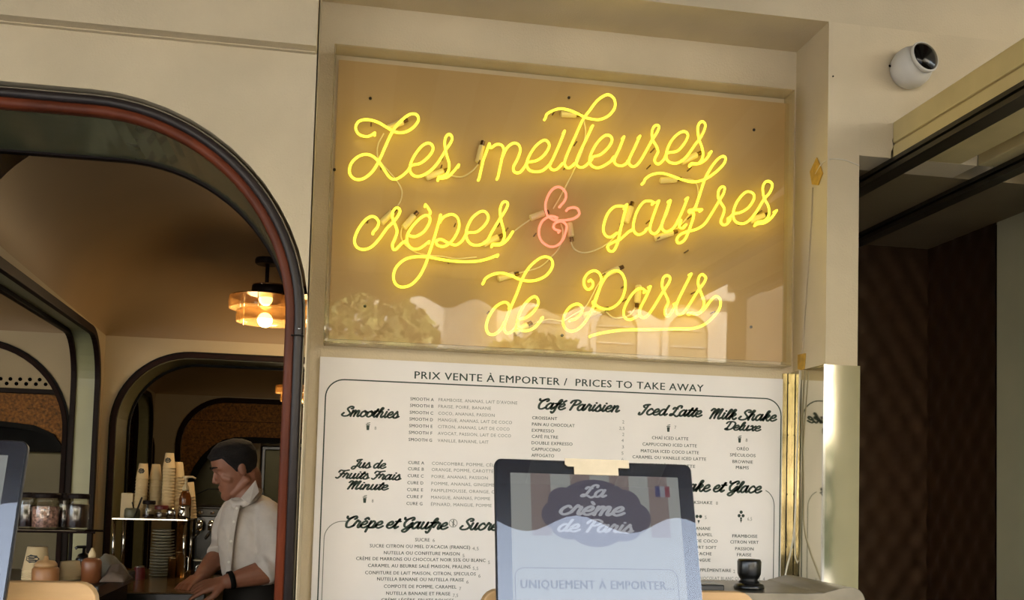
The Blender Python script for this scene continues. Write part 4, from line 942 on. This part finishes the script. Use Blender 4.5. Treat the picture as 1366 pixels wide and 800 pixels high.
def stack(label, group, foot, top, n, r0, r1, h, badge, down=True, step=None):
    """a leaning stack of nested cups from foot to top (world points of the axis)"""
    ax = (top-foot); L = ax.length; step = (L-h)/(n-1); d = ax.normalized(); q = Vector((0, 0, 1)).rotation_difference(d)
    first = cup_proto(label, group, r0, r1, h, badge, down)
    first.rotation_mode = 'QUATERNION'
    for i in range(n):
        o = first if i == n-1 else first.copy()
        if o is not first:
            C.objects.link(o); ch = [c for c in first.children if c.name.startswith('wall')][0].copy(); C.objects.link(ch); ch.parent = o
            o['label'] = label.replace('topmost badged', 'plain rim of a nested').replace('topmost', 'nested')
        o.location = foot+d*step*i; o.rotation_mode = 'QUATERNION'; o.rotation_quaternion = q
SD = [('topmost badged paper cup in the leftmost leaning stack on the rack', (186,688), (191.5,618), 13, True, .02),
      ('topmost paper cup in the second stack from the left on the rack', (205,688), (208.5,619), 12, False, .06),
      ('topmost badged paper cup in the tallest stack on the rack', (223,688), (226.5,604), 17, True, .03),
      ('topmost paper cup in the stack just left of the white pump', (236,688), (238.5,616), 15, False, .07),
      ('topmost paper cup in the short stack right of the white pump', (257,688), (255,643), 8, False, .08)]
for i, (lb, fpx, tpx, n, bd, dy) in enumerate(SD):
    a = P(*fpx, YB+dy); b = P(*tpx, YB+dy)
    if i == 4: a = Vector((rb.x-.004, YB+dy, zs)); b = Vector((P(255, 643, YB+dy).x-.006, YB+dy, P(255, 643, YB+dy).z))
    else: a = Vector((a.x, a.y, zs if i != 1 else zs+.0))
    stack(lb, 'paper cups stacked on the chrome rack', a, b, n, .018, .0265 if i < 4 else .02, .068, bd)
def jar(label, x, y, z, r, h, glass, fill, fill_m, lid_m, name='jar', group=None, cat='jar'):
    t = thing(name, label, cat, (x, y, z), group)
    MB().lathe([(.0001, 0), (r*.95, 0), (r, .006), (r, h*.8), (r*.9, h*.88), (r*.9, h), (r*.86, h), (r*.86, h*.88), (r*.96, h*.79), (r*.96, .008), (.0001, .006)], (x, y, z), 24).build('glass_body', glass, t, smooth=True)
    if fill: MB().lathe([(.0001, .009), (r*.93, .009), (r*.94, h*fill), (.0001, h*fill+.003)], (x, y, z), 20).build('contents', fill_m, t, smooth=True)
    if lid_m: MB().lathe([(.0001, h), (r*1.02, h), (r*1.04, h+.004), (r*1.04, h+.012), (r*.98, h+.016), (.0001, h+.017)], (x, y, z), 24).build('lid', lid_m, t)
    return t
M_syrup = mat('dark_syrup', '2E1610', .3); M_marsh = mat('pink_white_marshmallow', 'C79A90', .7, var=.4, vscale=90, bump=.8, bscale=120); M_red = mat('dark_red_plastic', '5E1418', .4)
def at(u, y): return P(u, 690, y).x
jar('small clear jar with a dark lid in front of the second cup stack', at(197.5, YB-.06), YB-.05, zs, .026, .062, M_glass, .3, M_syrup, M_dark)
o = jar('red-lidded glass tub in front of the tallest cup stack', at(215, YB-.06), YB-.06, zs, .028, .042, M_glass, .6, M_syrup, M_red)
t = thing('sugar_pot', 'squat grey-green pot with a spoon sticking out at the left of the chrome rack', 'pot', (at(176, YB-.04), YB-.04, zs))
MB().lathe([(.0001, 0), (.03, 0), (.033, .01), (.032, .036), (.027, .043), (.024, .043), (.028, .034), (.028, .008), (.0001, .006)], (at(176, YB-.04), YB-.04, zs), 22).build('bowl', mat('grey_green_ceramic', '5A5A48', .4), t, smooth=True)
MB().tube([(at(176, YB-.04)+.015, YB-.04, zs+.01), (at(176, YB-.04)-.0, YB-.05, zs+.07)], .003, 6).build('spoon', M_black, t)
tag(MB().tube([(at(184, YB), YB-.08, zs+.004), (at(193, YB), YB-.08, zs+.092)], .004, 6).build('spatula', M_black), 'black handled spatula leaning against the leftmost cup stack', 'spatula')
for (u, dy, r, h, lb) in ((228, -.06, .02, .05, 'small shiny steel shaker in front of the tallest cup stack'), (243.5, -.06, .018, .055, 'small shiny steel shaker below the white pump')):
    tag(MB().lathe([(.0001, 0), (r, 0), (r*.95, h*.7), (r*.8, h*.9), (r*.3, h), (.0001, h)], (at(u, YB+dy), YB+dy, zs), 20).build('shaker', M_chrome, smooth=True), lb, 'shaker')
x = at(261, YB+.02)
x = rb.x-.02
t = thing('milk_pitcher', 'polished steel milk pitcher at the right end of the chrome rack', 'pitcher', (x+.035, YB+.02, zs-.001))
MB().lathe([(.0001, 0), (.026, 0), (.028, .02), (.022, .05), (.025, .062), (.023, .062), (.02, .05), (.0001, .01)], (x+.0, YB-.05, zs), 22).build('body', M_chrome, t, smooth=True)
# pump bottle
x = at(246, YB+.0); yb_ = YB+.0
t = thing('pump_bottle', 'amber syrup bottle with a tall white pump among the cup stacks', 'bottle', (x, yb_, zs))
MB().lathe([(.0001, 0), (.026, 0), (.026, .09), (.018, .115), (.012, .125), (.0001, .125)], (x, yb_, zs), 22).build('body', mat('amber_syrup', '6E3A14', .2, var=.2), t, smooth=True)
MB().lathe([(.0001, .124), (.015, .124), (.015, .14), (.007, .15), (.006, .175), (.012, .178), (.012, .186), (.0001, .188)], (x, yb_, zs), 18).build('pump', M_cup, t, smooth=True)
MB().tube([(x-.012, yb_, zs+.184), (x+.028, yb_-.01, zs+.185), (x+.042, yb_-.015, zs+.178)], .0045, 8).build('spout', M_cup, t, smooth=True)
# boxes standing behind the rack's left end
a, b = P(167, 657, YB+.1), P(181, 690, YB+.1)
tag(MB().box(a.x, b.x, YB+.02, YB+.09, zs, a.z).build('carton', M_cup, bev=.002), 'small white carton behind the grey-green pot on the rack', 'box')
a, b = P(164, 629, YB+.12), P(181, 657, YB+.12)
t = thing('espresso_machine', 'dark espresso machine with chrome details between the rack and the man', 'coffee machine', (-.6, YB+.3, zt))
a, b = P(258, 674, YB+.14), P(292, 760, YB+.14)
MB().box(a.x+.01, b.x+.20, YB+.16, YB+.33, zt, a.z).build('body', M_black, t, bev=.008)
MB().box(a.x+.01, b.x+.2, YB+.14, YB+.2, a.z-.05, a.z-.01).build('top_panel', mat('dark_chrome', '2E2C28', .3, metal=.8), t, bev=.005)
for k in range(3):
    xx = a.x+.035+.05*k
    MB().lathe([(.0001, 0), (.016, 0), (.016, .03), (.010, .045), (.0001, .045)], (xx, YB+.12, a.z-.11), 16).build('group_head', M_chrome, t, smooth=True)
    MB().tube([(xx, YB+.10, a.z-.115), (xx-.01, YB+.02, a.z-.14)], .007, 8).build('handle', M_black, t, smooth=True)
    MB().lathe([(.0001, 0), (.009, .001), (.009, .006), (.0001, .008)], (xx, YB+.135, a.z-.03), 12, Matrix.Rotation(PI/2, 3, 'X')).build('button', M_chrome, t)
MB().box(a.x+.02, b.x+.15, YB+.06, YB+.14, zt+.06, zt+.07).build('drip_tray', M_steel, t, bev=.003)
# stack of plates under the rack
px_, pz0 = P(216, 760, YB).x, zt
nplates = 16; ztop = P(216, 706, YB).z
for i in range(nplates):
    z = zt+(ztop-zt-.01)*i/(nplates-1); r = .052 if i < 10 else .046
    o = MB().lathe([(.0001, 0), (r*.6, 0), (r, .006), (r, .009), (r*.97, .009), (r*.6, .003), (.0001, .003)], (px_+.002*math.sin(i*2.1), YB, z), 28).build('saucer', mat('pale_ceramic', '8F8B78', .35), smooth=True)
    tag(o, 'pale saucer in the lower part of the stack under the chrome rack' if i < 10 else 'smaller pale saucer in the upper part of the stack under the rack', 'plate', 'saucers stacked under the chrome rack')
for (u, h, r, lb) in ((234, .085, .022, 'slim brass-toned steel jug, left of the pair beside the saucers'), (243, .11, .022, 'slim brass-toned steel jug, right of the pair beside the saucers')):
    x = at(u, YB-.07)
    t = thing('steel_jug', lb, 'jug', (x, YB-.07, zt), 'steel jugs on the counter')
    MB().lathe([(.0001, 0), (r, 0), (r, h), (r*1.06, h+.003), (r*.9, h), (r*.9, .005), (.0001, .004)], (x, YB-.07, zt), 20).build('body', mat('warm_steel', 'A89068', .2, metal=1), t, smooth=True)
    MB().tube([(x+r, YB-.07, zt+h*.85), (x+r+.012, YB-.07, zt+h*.8), (x+r+.012, YB-.07, zt+h*.3), (x+r, YB-.07, zt+h*.22)], .003, 6).build('handle', M_chrome, t, smooth=True)
x = P(276, 755, YB-.1).x
t = thing('chrome_teapot', 'small chrome pot with a curved handle left of the man\'s sleeve', 'pot', (x, YB-.08, zt))
MB().lathe([(.0001, 0), (.026, 0), (.03, .02), (.022, .055), (.014, .065), (.0001, .07)], (x, YB-.08, zt), 20).build('body', M_chrome, t, smooth=True)
MB().tube(smooth_pts([(x-.022, YB-.08, zt+.06), (x-.045, YB-.08, zt+.05), (x-.045, YB-.08, zt+.025), (x-.026, YB-.08, zt+.015)], 5), .0035, 8).build('handle', M_chrome, t, smooth=True)

# ---- left side: wire shelf with jars, cups and bottles on the near left counter
YL = 3.55
s0, s1 = P(28, 706, YL), P(133, 704, YL)
t = thing('wire_shelf', 'dark metal shelf carrying the glass jars at the left, beside the side arch', 'shelf', ((s0.x+s1.x)/2, YL, s0.z-.5))
zl_ = P(80, 706, YL).z
for y in (YL-.06, YL+.06): MB().tube([(s0.x-.1, y, zl_-.005), (s1.x, y, zl_-.005)], .004, 6).build('long_rod', M_dark, t)
MB().box(s0.x-.1, s1.x-.06, YL-.06, YL+.06, zl_-.006, zl_).build('plate', mat('shelf_steel', '4A4238', .3, metal=.8), t)
x = P(88, 745, YL).x
MB().tube([(x, YL+.05, zl_-.14), (x, YL+.05, zl_)], .006, 8).build('post', M_dark, t)
for (u, r, h, fl, fm, lb, dy) in ((36, .030, .105, .75, M_syrup, 'dark glass jar half hidden behind the left tablet', .0), (60.5, .044, .105, .72, M_marsh, 'glass jar full of pink and white marshmallows on the dark shelf', -.01), (86, .028, .105, .6, M_syrup, 'narrow glass jar of dark syrup between the marshmallow jar and the brown jar', .035), (103, .036, .105, .8, mat('brown_sugar', '3A2014', .6, var=.3, vscale=60), 'glass jar of brown sugar at the right end of the dark shelf', -.005)):
    jar(lb, at(u, YL+dy), YL+dy, zl_, r, h, M_glass, fl, fm, M_dark, group='lidded jars on the dark shelf')
zk = P(70, 776, 3.4).z
t = thing('side_counter', 'dark side counter at the lower left behind the wooden stand board', 'counter', (-1.1, 3.45, .12))
MB().box(-1.6, P(142, 776, 3.4).x, 3.3, 3.86, zk-.04, zk).build('worktop', M_black, t, bev=.004)
MB().box(-1.58, P(142, 776, 3.4).x-.02, 3.34, 3.83, .12, zk-.04).build('cabinet', M_dark, t)
def bx(u, y=3.4): return P(u, 760, y).x
a = Vector((bx(45), 3.42, zk)); b = Vector((bx(46), 3.42, P(46, 729, 3.42).z))
stack('topmost badged paper bucket in the stack left of the squeeze bottle', 'paper buckets on the side counter', a, b, 6, .030, .040, .075, True, True)
a = Vector((bx(83), 3.5, zk)); b = Vector((bx(82), 3.5, P(82, 748, 3.5).z))
stack('topmost plain paper tub in the stack right of the squeeze bottle', 'paper tubs on the side counter', a, b, 3, .030, .036, .05, False, True)
x = bx(61, 3.36)
t = thing('squeeze_bottle', 'squat caramel squeeze bottle with a domed cap in front of the paper cups', 'bottle', (x, 3.36, zk))
MB().lathe([(.0001, 0), (.038, 0), (.04, .01), (.04, .045), (.034, .052), (.0001, .052)], (x, 3.36, zk), 24).build('body', mat('caramel_plastic', '9A6A40', .4), t, smooth=True)
MB().lathe([(.034, .052), (.034, .06), (.026, .07), (.008, .073), (.006, .085), (.0001, .086)], (x, 3.36, zk), 20).build('cap', mat('caramel_cap', 'B08A5E', .4), t, smooth=True)
x = bx(122, 3.4)
t = thing('sauce_bottle', 'brown sauce bottle with a clear nozzle beside the folded cloths', 'bottle', (x, 3.4, zk))
MB().lathe([(.0001, 0), (.031, 0), (.031, .065), (.026, .075), (.012, .08), (.0001, .08)], (x, 3.4, zk), 22).build('body', mat('brown_sauce', '7A4A2C', .35), t, smooth=True)
MB().lathe([(.012, .08), (.012, .09), (.004, .11), (.0001, .112)], (x, 3.4, zk), 14).build('nozzle', M_cup, t, smooth=True)
x = bx(106, 3.55)
t = thing('soap_dispenser', 'small black pump dispenser behind the paper tubs', 'dispenser', (x, 3.6, zk))
MB().lathe([(.0001, 0), (.026, 0), (.026, .06), (.018, .075), (.006, .08), (.006, .1), (.0001, .1)], (x, 3.6, zk), 18).build('body', M_black, t, smooth=True)
MB().tube([(x+.006, 3.6, zk+.1), (x-.02, 3.59, zk+.1), (x-.026, 3.59, zk+.094)], .005, 8).build('spout', M_black, t)
# crumpled cloths
def cloth(label, u0, v0, u1, v1, y, seed, m):
    a, b = P(u0, v1, y), P(u1, v0, y); n = 18; vs = []; w_ = b.x-a.x; h = b.z-a.z
    base = max(zk, a.z)
    for j in range(n+1):
        for i in range(n+1):
            s, q = i/n, j/n
            e = math.sin(PI*s)*math.sin(PI*q)
            z = base+.002+h*max(0, e)**.5*(.65+.5*noise.noise(Vector((s*3.2+seed, q*3.2, seed*2))))
            vs.append((a.x+w_*(s+.05*noise.noise(Vector((s*3, q*3, seed+9)))), y-.06+.14*q, z))
    fs = [(j*(n+1)+i, j*(n+1)+i+1, (j+1)*(n+1)+i+1, (j+1)*(n+1)+i) for j in range(n) for i in range(n)]
    o = finish('cloth', vs, fs, m, smooth=True); s_ = o.modifiers.new('s', 'SOLIDIFY'); s_.thickness = .004; s_.offset = 1
    tag(o, label, 'cloth', 'crumpled cloths on the side counter')
cloth('crumpled pale grey cloth on the side counter right of the brown sauce bottle', 124, 734, 168, 768, 3.6, 1.3, mat('grey_cloth', '7D7A70', .8))
cloth('small brownish cloth in front of the grey one at the counter corner', 138, 748, 172, 774, 3.42, 4.1, mat('brown_cloth', '5A4C40', .8))
x = bx(180, 4.3)
t = thing('red_can', 'small dark red tin below the rack at its left post', 'tin', (x, 4.4, zt))
MB().lathe([(.0001, 0), (.022, 0), (.022, .05), (.0001, .05)], (x, 4.4, zt), 18).build('body', M_red, t, smooth=False)
MB().lathe([(.0001, .05), (.02, .05), (.018, .056), (.0001, .056)], (x, 4.4, zt), 18).build('lid', M_steel, t)

# ================================================================ THE MAN
YP = 4.12
def Q(u, v, dy=0): return P(u, v, YP+dy)
man = thing('person', 'man with short dark hair in a white rolled-sleeve shirt, head bowed, hands at the counter', 'person', (Q(340, 772).x, YP, .12))
def cap(mb, a, ra, b, rb, seg=14, n=4):
    a, b = Vector(a), Vector(b); pts = [a.lerp(b, i/n) for i in range(n+1)]
    mb.tube(pts, [ra+(rb-ra)*i/n for i in range(n+1)], seg); mb.ball(a, ra, seg); mb.ball(b, rb, seg)
def remeshed(name, mb, vox, m, parent, smooth_it=4, disp=None):
    me = bpy.data.meshes.new('tmp'); me.from_pydata([tuple(v) for v in mb.v], [], mb.f); me.update()
    bm = bmesh.new(); bm.from_mesh(me); bmesh.ops.recalc_face_normals(bm, faces=bm.faces); bm.to_mesh(me); bm.free()
    o = bpy.data.objects.new('tmp', me); C.objects.link(o)
    r = o.modifiers.new('r', 'REMESH'); r.mode = 'VOXEL'; r.voxel_size = vox
    s = o.modifiers.new('s', 'SMOOTH'); s.iterations = smooth_it; s.factor = .5
    dg = bpy.context.evaluated_depsgraph_get(); dg.update()
    m2 = bpy.data.meshes.new_from_object(o.evaluated_get(dg)); bpy.data.objects.remove(o)
    vs = []
    for v in m2.vertices:
        c = v.co.copy()
        if disp: c += v.normal*disp(c)
        vs.append(c)
    fs = [list(p.vertices) for p in m2.polygons]
    return finish(name, vs, fs, m, parent, smooth=True)
# head in its own frame: +X towards the face, +Z up
HP = [(-.118,.060,.022,.016),(-.108,.080,-.002,.032),(-.088,.084,-.034,.046),(-.06,.083,-.060,.057),(-.03,.081,-.072,.065),(0,.079,-.088,.070),(.02,.087,-.094,.073),(.05,.086,-.097,.075),(.08,.070,-.088,.067),(.1,.046,-.064,.050),(.114,.012,-.022,.018)]
def hp(z):
    for i in range(len(HP)-1):
        if z <= HP[i+1][0]: t = max(0, (z-HP[i][0])/(HP[i+1][0]-HP[i][0])); return [HP[i][k]+(HP[i+1][k]-HP[i][k])*t for k in (1, 2, 3)]
    return HP[-1][1:]
def hpoint(z, a, o=0):
    f, b, w = hp(z); cx = (f+b)/2; ax = (f-b)/2+o; wy = w+o
    c, s = math.cos(a), math.sin(a); e = .9
    return Vector((cx+ax*math.copysign(abs(c)**e, c), wy*math.copysign(abs(s)**e, s), z))
hd = Vector((-.93, -.30, 0)).normalized(); hx = (hd*math.cos(.36)+Vector((0, 0, -1))*math.sin(.36)); hyv = Vector((0, 0, 1)).cross(hd); hz = hx.cross(hyv)
HM = Matrix((hx, hyv, hz)).transposed()*.95; HC = Q(313, 624)
H = lambda v: HC+HM @ Vector(v)
mb = MB(); hb = MB()
n = 28; rings = []
zs_ = [-.118+.232*i/26 for i in range(27)]
vs = [hpoint(z, 2*PI*k/n) for z in zs_ for k in range(n)]
hb.add(vs, [(i*n+k, i*n+(k+1) % n, (i+1)*n+(k+1) % n, (i+1)*n+k) for i in range(26) for k in range(n)]+[list(range(n)), list(range(26*n, 27*n))])
cap(hb, (.080, 0, .008), .008, (.097, 0, -.028), .0105)
for s in (-1, 1):
    hb.ball((.090, s*.012, -.033), .0095, 12)
    cap(hb, (.082, s*.010, .022), .009, (.070, s*.045, .020), .009)        # brow
    cap(hb, (.060, s*.036, -.020), .018, (.044, s*.046, -.035), .018)      # cheekbone
    hb.ball((.068, s*.031, .000), .0135, 12)                               # eye under the lid
    hb.ball((-.012, s*.074, -.006), .030, 14, (.62, .30, 1.12), Matrix.Rotation(-.2*s, 3, 'Z'))
    cap(hb, (-.020, s*.060, -.06), .018, (.045, s*.030, -.098), .016)      # jaw line
    cap(hb, (.084, 0, -.058), .0075, (.076, s*.020, -.060), .005)          # upper lip
    cap(hb, (.083, 0, -.069), .0085, (.075, s*.018, -.067), .005)          # lower lip
hb.ball((.070, 0, -.100), .022, 14)
mb.add([H(v) for v in hb.v], hb.f)
cap(mb, H((-.035, 0, -.055)), .060, Q(327, 676, .02), .066)
# arms
def hand(mb, wrist, d, nrm, side, curl, spread=.16, sc=1.0):
    d = d.normalized(); nrm = (nrm-d*nrm.dot(d)).normalized(); s = d.cross(nrm)*side
    for k in range(4):
        o = (k-1.5)*.019*sc
        cap(mb, wrist+s*o*.5, .016*sc, wrist+d*.082*sc+s*o, .0125*sc)
    for k in range(4):
        ln = (.040, .045, .042, .033)[k]*sc; base = wrist+d*.088*sc+s*(k-1.5)*.0205*sc; dd = (d+s*(k-1.5)*spread*.5).normalized(); p = base; r = .0098*sc
        for j, f in enumerate((1, .68, .52)):
            a = curl[k]*(.6, 1.0, .8)[j]; dd = (dd*math.cos(a)-nrm*math.sin(a)).normalized()
            q = p+dd*ln*f; cap(mb, p, r, q, r*.9, 10, 2); p = q; r *= .9
            nrm2 = nrm
    b0 = wrist+d*.02*sc-s*.026*sc; b1 = b0+(d*.7-s*.75-nrm*.3).normalized()*.042*sc; b2 = b1+(d*.95-s*.1-nrm*.35).normalized()*.032*sc; b3 = b2+(d*.9+s*.2-nrm*.3).normalized()*.024*sc
    cap(mb, b0, .016*sc, b1, .0125*sc, 10); cap(mb, b1, .0125*sc, b2, .011*sc, 10); cap(mb, b2, .011*sc, b3, .0095*sc, 10)
eL, wL = Q(366, 760, -.16), Q(304, 775, -.22)
cap(mb, Q(362, 715, -.12), .035, eL, .042); cap(mb, eL, .047, eL.lerp(wL, .35), .046); cap(mb, eL.lerp(wL, .35), .046, wL, .029)
dL = (Q(262, 785, -.22)-wL)
hand(mb, wL+dL.normalized()*.006, dL, Vector((0, -.55, 1)), 1, (.45, .5, .55, .6))
eR, wR = Q(297, 735, .16), Q(268, 768, -.02)
cap(mb, Q(303, 705, .14), .035, eR, .042); cap(mb, eR, .046, eR.lerp(wR, .4), .043); cap(mb, eR.lerp(wR, .4), .043, wR, .028)
dR = Q(243, 784, -.10)-wR
hand(mb, wR+dR.normalized()*.004, dR, Vector((-.3, -.2, 1)), -1, (.5, .6, .6, .65))
cap(mb, Q(330, 690), .09, Q(340, 750), .09)
remeshed('body', mb, .0038, M_skin, man, 3)
# eyes, brows
for s in (-1, 1):
    e = MB(); e.ball(H((.0765, s*.031, -.001)), .0062, 10, (.6, 1.2, .55), (HM.normalized())); e.build('eye', mat('dark_eye', '120C0A', .3, var=0), man, smooth=True)
    e = MB(); e.tube([H((.0935, s*.012, .026)), H((.090, s*.03, .031)), H((.076, s*.048, .027))], [.0028, .0036, .002], 8); e.build('eyebrow', M_hair, man, smooth=True)
# hair
nh, nr_ = 48, 16; vs = []
def hair_low(a):
    c = math.cos(a)
    return .058 if c > .55 else (.058-(.55-c)/.45*.075 if c > .1 else (-.017 if c > -.15 else -.017-(-.15-c)/.85*.050))
for i in range(nr_+1):
    q = i/nr_
    for k in range(nh):
        a = 2*PI*k/nh; z0 = hair_low(a); z = z0+(.1139-z0)*q
        o = .003+.007*min(1, q*4)+.009*max(0, math.cos(a))*min(1, q*3)+.003*noise.noise(Vector((math.cos(a)*6, math.sin(a)*6, z*60)))
        p = hpoint(z, a, o); p.z += .007*q*q
        vs.append(H(p))
for k in range(nh):
    a = 2*PI*k/nh; vs.append(H(hpoint(hair_low(a), a, -.008)))
fs = [(i*nh+k, i*nh+(k+1) % nh, (i+1)*nh+(k+1) % nh, (i+1)*nh+k) for i in range(nr_) for k in range(nh)]
fs += [list(range(nr_*nh, (nr_+1)*nh))]+[((nr_+1)*nh+(k+1) % nh, (nr_+1)*nh+k, k, (k+1) % nh) for k in range(nh)]
finish('hair', vs, fs, M_hair, man, smooth=True)
# shirt
mb = MB(); yaw_t = Vector((-.80, -.60, 0))
rows = [(664,306,352,.085,.03),(670,301,364,.11,.02),(682,295,374,.135,.01),(700,291,380,.145,0),(725,290,381,.145,0),(750,294,380,.14,0),(776,299,380,.135,0)]
vs = []; n = 28
for (v, a, b, hd_, dy) in rows:
    A, B = Q(a, v, dy), Q(b, v, dy); c = (A+B)/2; rx = (B.x-A.x)/2
    for k in range(n):
        an = 2*PI*k/n; vs.append(Vector((c.x+rx*math.cos(an), c.y+hd_*math.sin(an)-.35*rx*math.cos(an)*-1*0, c.z)))
m_ = len(rows)
mb.add(vs, [(i*n+k, i*n+(k+1) % n, (i+1)*n+(k+1) % n, (i+1)*n+k) for i in range(m_-1) for k in range(n)]+[list(range(n)), list(range((m_-1)*n, m_*n))])
cap(mb, Q(356, 690, -.07), .070, Q(366, 708, -.13), .066); cap(mb, Q(366, 708, -.13), .066, Q(365, 748, -.16), .060); cap(mb, Q(340, 676, .0), .06, Q(358, 692, -.06), .066)
cuff = (wL-eL).normalized()
cap(mb, Q(366, 746, -.16), .058, Q(356, 757, -.17), .056)
mb.tube([Q(363, 753, -.16), Q(350, 759, -.175)], [.060, .064], 20)
cap(mb, Q(312, 684, .09), .06, Q(301, 705, .15), .055); cap(mb, Q(301, 705, .15), .055, Q(298, 730, .15), .05)
mb.tube([Q(298, 732, .13), Q(291, 743, .08)], [.053, .055], 20)
def folds(c):
    u = Vector((c.x*9, c.y*9, c.z*5)); v = Vector((c.x*22+c.z*14, c.y*20, c.z*9-c.x*8))
    return .005*noise.noise(u)+.0045*noise.noise(v)+.002*noise.noise(v*2.3)
remeshed('shirt', mb, .0065, M_shirt, man, 5, folds)
# collar: band and two pointed flaps
cb = [Q(342, 638, .05), Q(337, 650, -.05), Q(327, 660, -.085), Q(315, 667, -.075), Q(309, 664, -.03), Q(312, 655, .06), Q(328, 642, .09)]
co = [Q(350, 652, .05), Q(346, 663, -.075), Q(331, 673, -.115), Q(315, 677, -.10), Q(304, 671, -.03), Q(308, 662, .085), Q(332, 650, .12)]
cb = smooth_pts(cb, 5, True); co = smooth_pts(co, 5, True); N = len(cb)
o = finish('collar', cb+co, [(i, (i+1) % N, N+(i+1) % N, N+i) for i in range(N)], M_shirt, man, smooth=True); s_ = o.modifiers.new('s', 'SOLIDIFY'); s_.thickness = .006
flap = MB()
flap.add([Q(341, 640, -.07), Q(346, 656, -.10), Q(333, 672, -.145), Q(321, 664, -.115)]+[Q(341, 640, -.06), Q(346, 656, -.09), Q(333, 672, -.135), Q(321, 664, -.105)], [(0, 1, 2, 3), (7, 6, 5, 4), (0, 4, 5, 1), (1, 5, 6, 2), (2, 6, 7, 3), (3, 7, 4, 0)])
flap.build('collar_flap', M_shirt, man, bev=.002)
pl = [Q(317, 674, -.142), Q(313, 690, -.158), Q(309, 715, -.158), Q(306, 742, -.155), Q(303, 772, -.148)]
vs, fs = [], []
pp = smooth_pts(pl, 4)
mb = MB()
for i, p in enumerate(pp):
    vs += [p+Vector((-.010, .006, 0)), p+Vector((.010, .004, 0)), p+Vector((.010, .03, 0)), p+Vector((-.010, .03, 0))]
fs = [(4*i+k, 4*i+(k+1) % 4, 4*i+4+(k+1) % 4, 4*i+4+k) for i in range(len(pp)-1) for k in range(4)]+[(0, 1, 2, 3), (4*len(pp)-4, 4*len(pp)-3, 4*len(pp)-2, 4*len(pp)-1)]
finish('placket', vs, fs, M_shirt, man, bev=.002)
for i in (1, 5, 9, 13):
    mb = MB(); mb.lathe([(.0001, -.001), (.005, 0), (.005, .003), (.0001, .003)], pp[i]+Vector((0, -.003, 0)), 12, Matrix.Rotation(PI/2, 3, 'X')); mb.build('button', M_white, man)
# belt, trousers
mb = MB(); n = 28; vs = []
R3 = [(768,300,380,.125),(776,299,381,.13),(800,297,383,.14),(880,300,384,.14)]
for (v, a, b, hd_) in R3:
    A, B = Q(a, v), Q(b, v); c = (A+B)/2; rx = (B.x-A.x)/2
    vs += [Vector((c.x+rx*math.cos(2*PI*k/n), c.y+hd_*math.sin(2*PI*k/n), c.z)) for k in range(n)]
zl2 = vs[-1].z
for s, dx in ((-1, -.07), (1, .07)):
    for (z, r) in ((zl2, .085), (.55, .07), (.2, .06)): pass
mb.add(vs, [(i*n+k, i*n+(k+1) % n, (i+1)*n+(k+1) % n, (i+1)*n+k) for i in range(3) for k in range(n)]+[list(range(n)), list(range(3*n, 4*n))])
cx_ = Q(341, 880).x
for s in (-1, 1):
    cap(mb, (cx_+s*.06, YP+s*.05, zl2+.02), .085, (cx_+s*.07, YP+s*.06, .62), .065); cap(mb, (cx_+s*.07, YP+s*.06, .62), .065, (cx_+s*.07, YP+s*.06, .22), .05)
    mb.ball((cx_+s*.07-.04, YP+s*.06, .16), .05, 14, (1.8, .8, .8))
mb.build('trousers', M_black_cloth, man, smooth=True)
# wristband
d = (wL-eL).normalized(); w_ = wL-d*.012; qm = d.to_track_quat('Z', 'Y').to_matrix()
mb = MB(); mb.lathe([(.034, -.010), (.036, -.009), (.036, .009), (.034, .010), (.032, 0), (.034, -.010)], w_, 24, qm); mb.build('wristband', M_gasket, man, smooth=True)
tag(MB().tube([H((.088, .0, -.064)), Q(278, 652, -.06), Q(262, 659, -.07)], .0022, 6).build('straw', M_gasket), 'thin dark straw held between the man\'s lips', 'straw')

hb = MB(); rnd = random.Random(5); vs = []; fs = []
for i in range(1500):
    c = Vector((rnd.uniform(9.5, 17), rnd.uniform(-14.6, -14), rnd.uniform(.1, 2.6+.4*math.sin(i)))); u = Vector([rnd.uniform(-1, 1) for _ in range(3)]).normalized()*.22; v = Vector([rnd.uniform(-1, 1) for _ in range(3)]).normalized()*.22
    n = len(vs); vs += [c-u, c-v, c+u, c+v]; fs.append((n, n+1, n+2, n+3))
tag(finish('hedge', vs, fs, mat('dark_leaves', '2E3A26', .6, var=.3)), 'dark green hedge added across the street to darken the reflection in the steel pillar cladding', 'hedge', kind='stuff')  # added foliage that gives the cladding its dark lower reflection
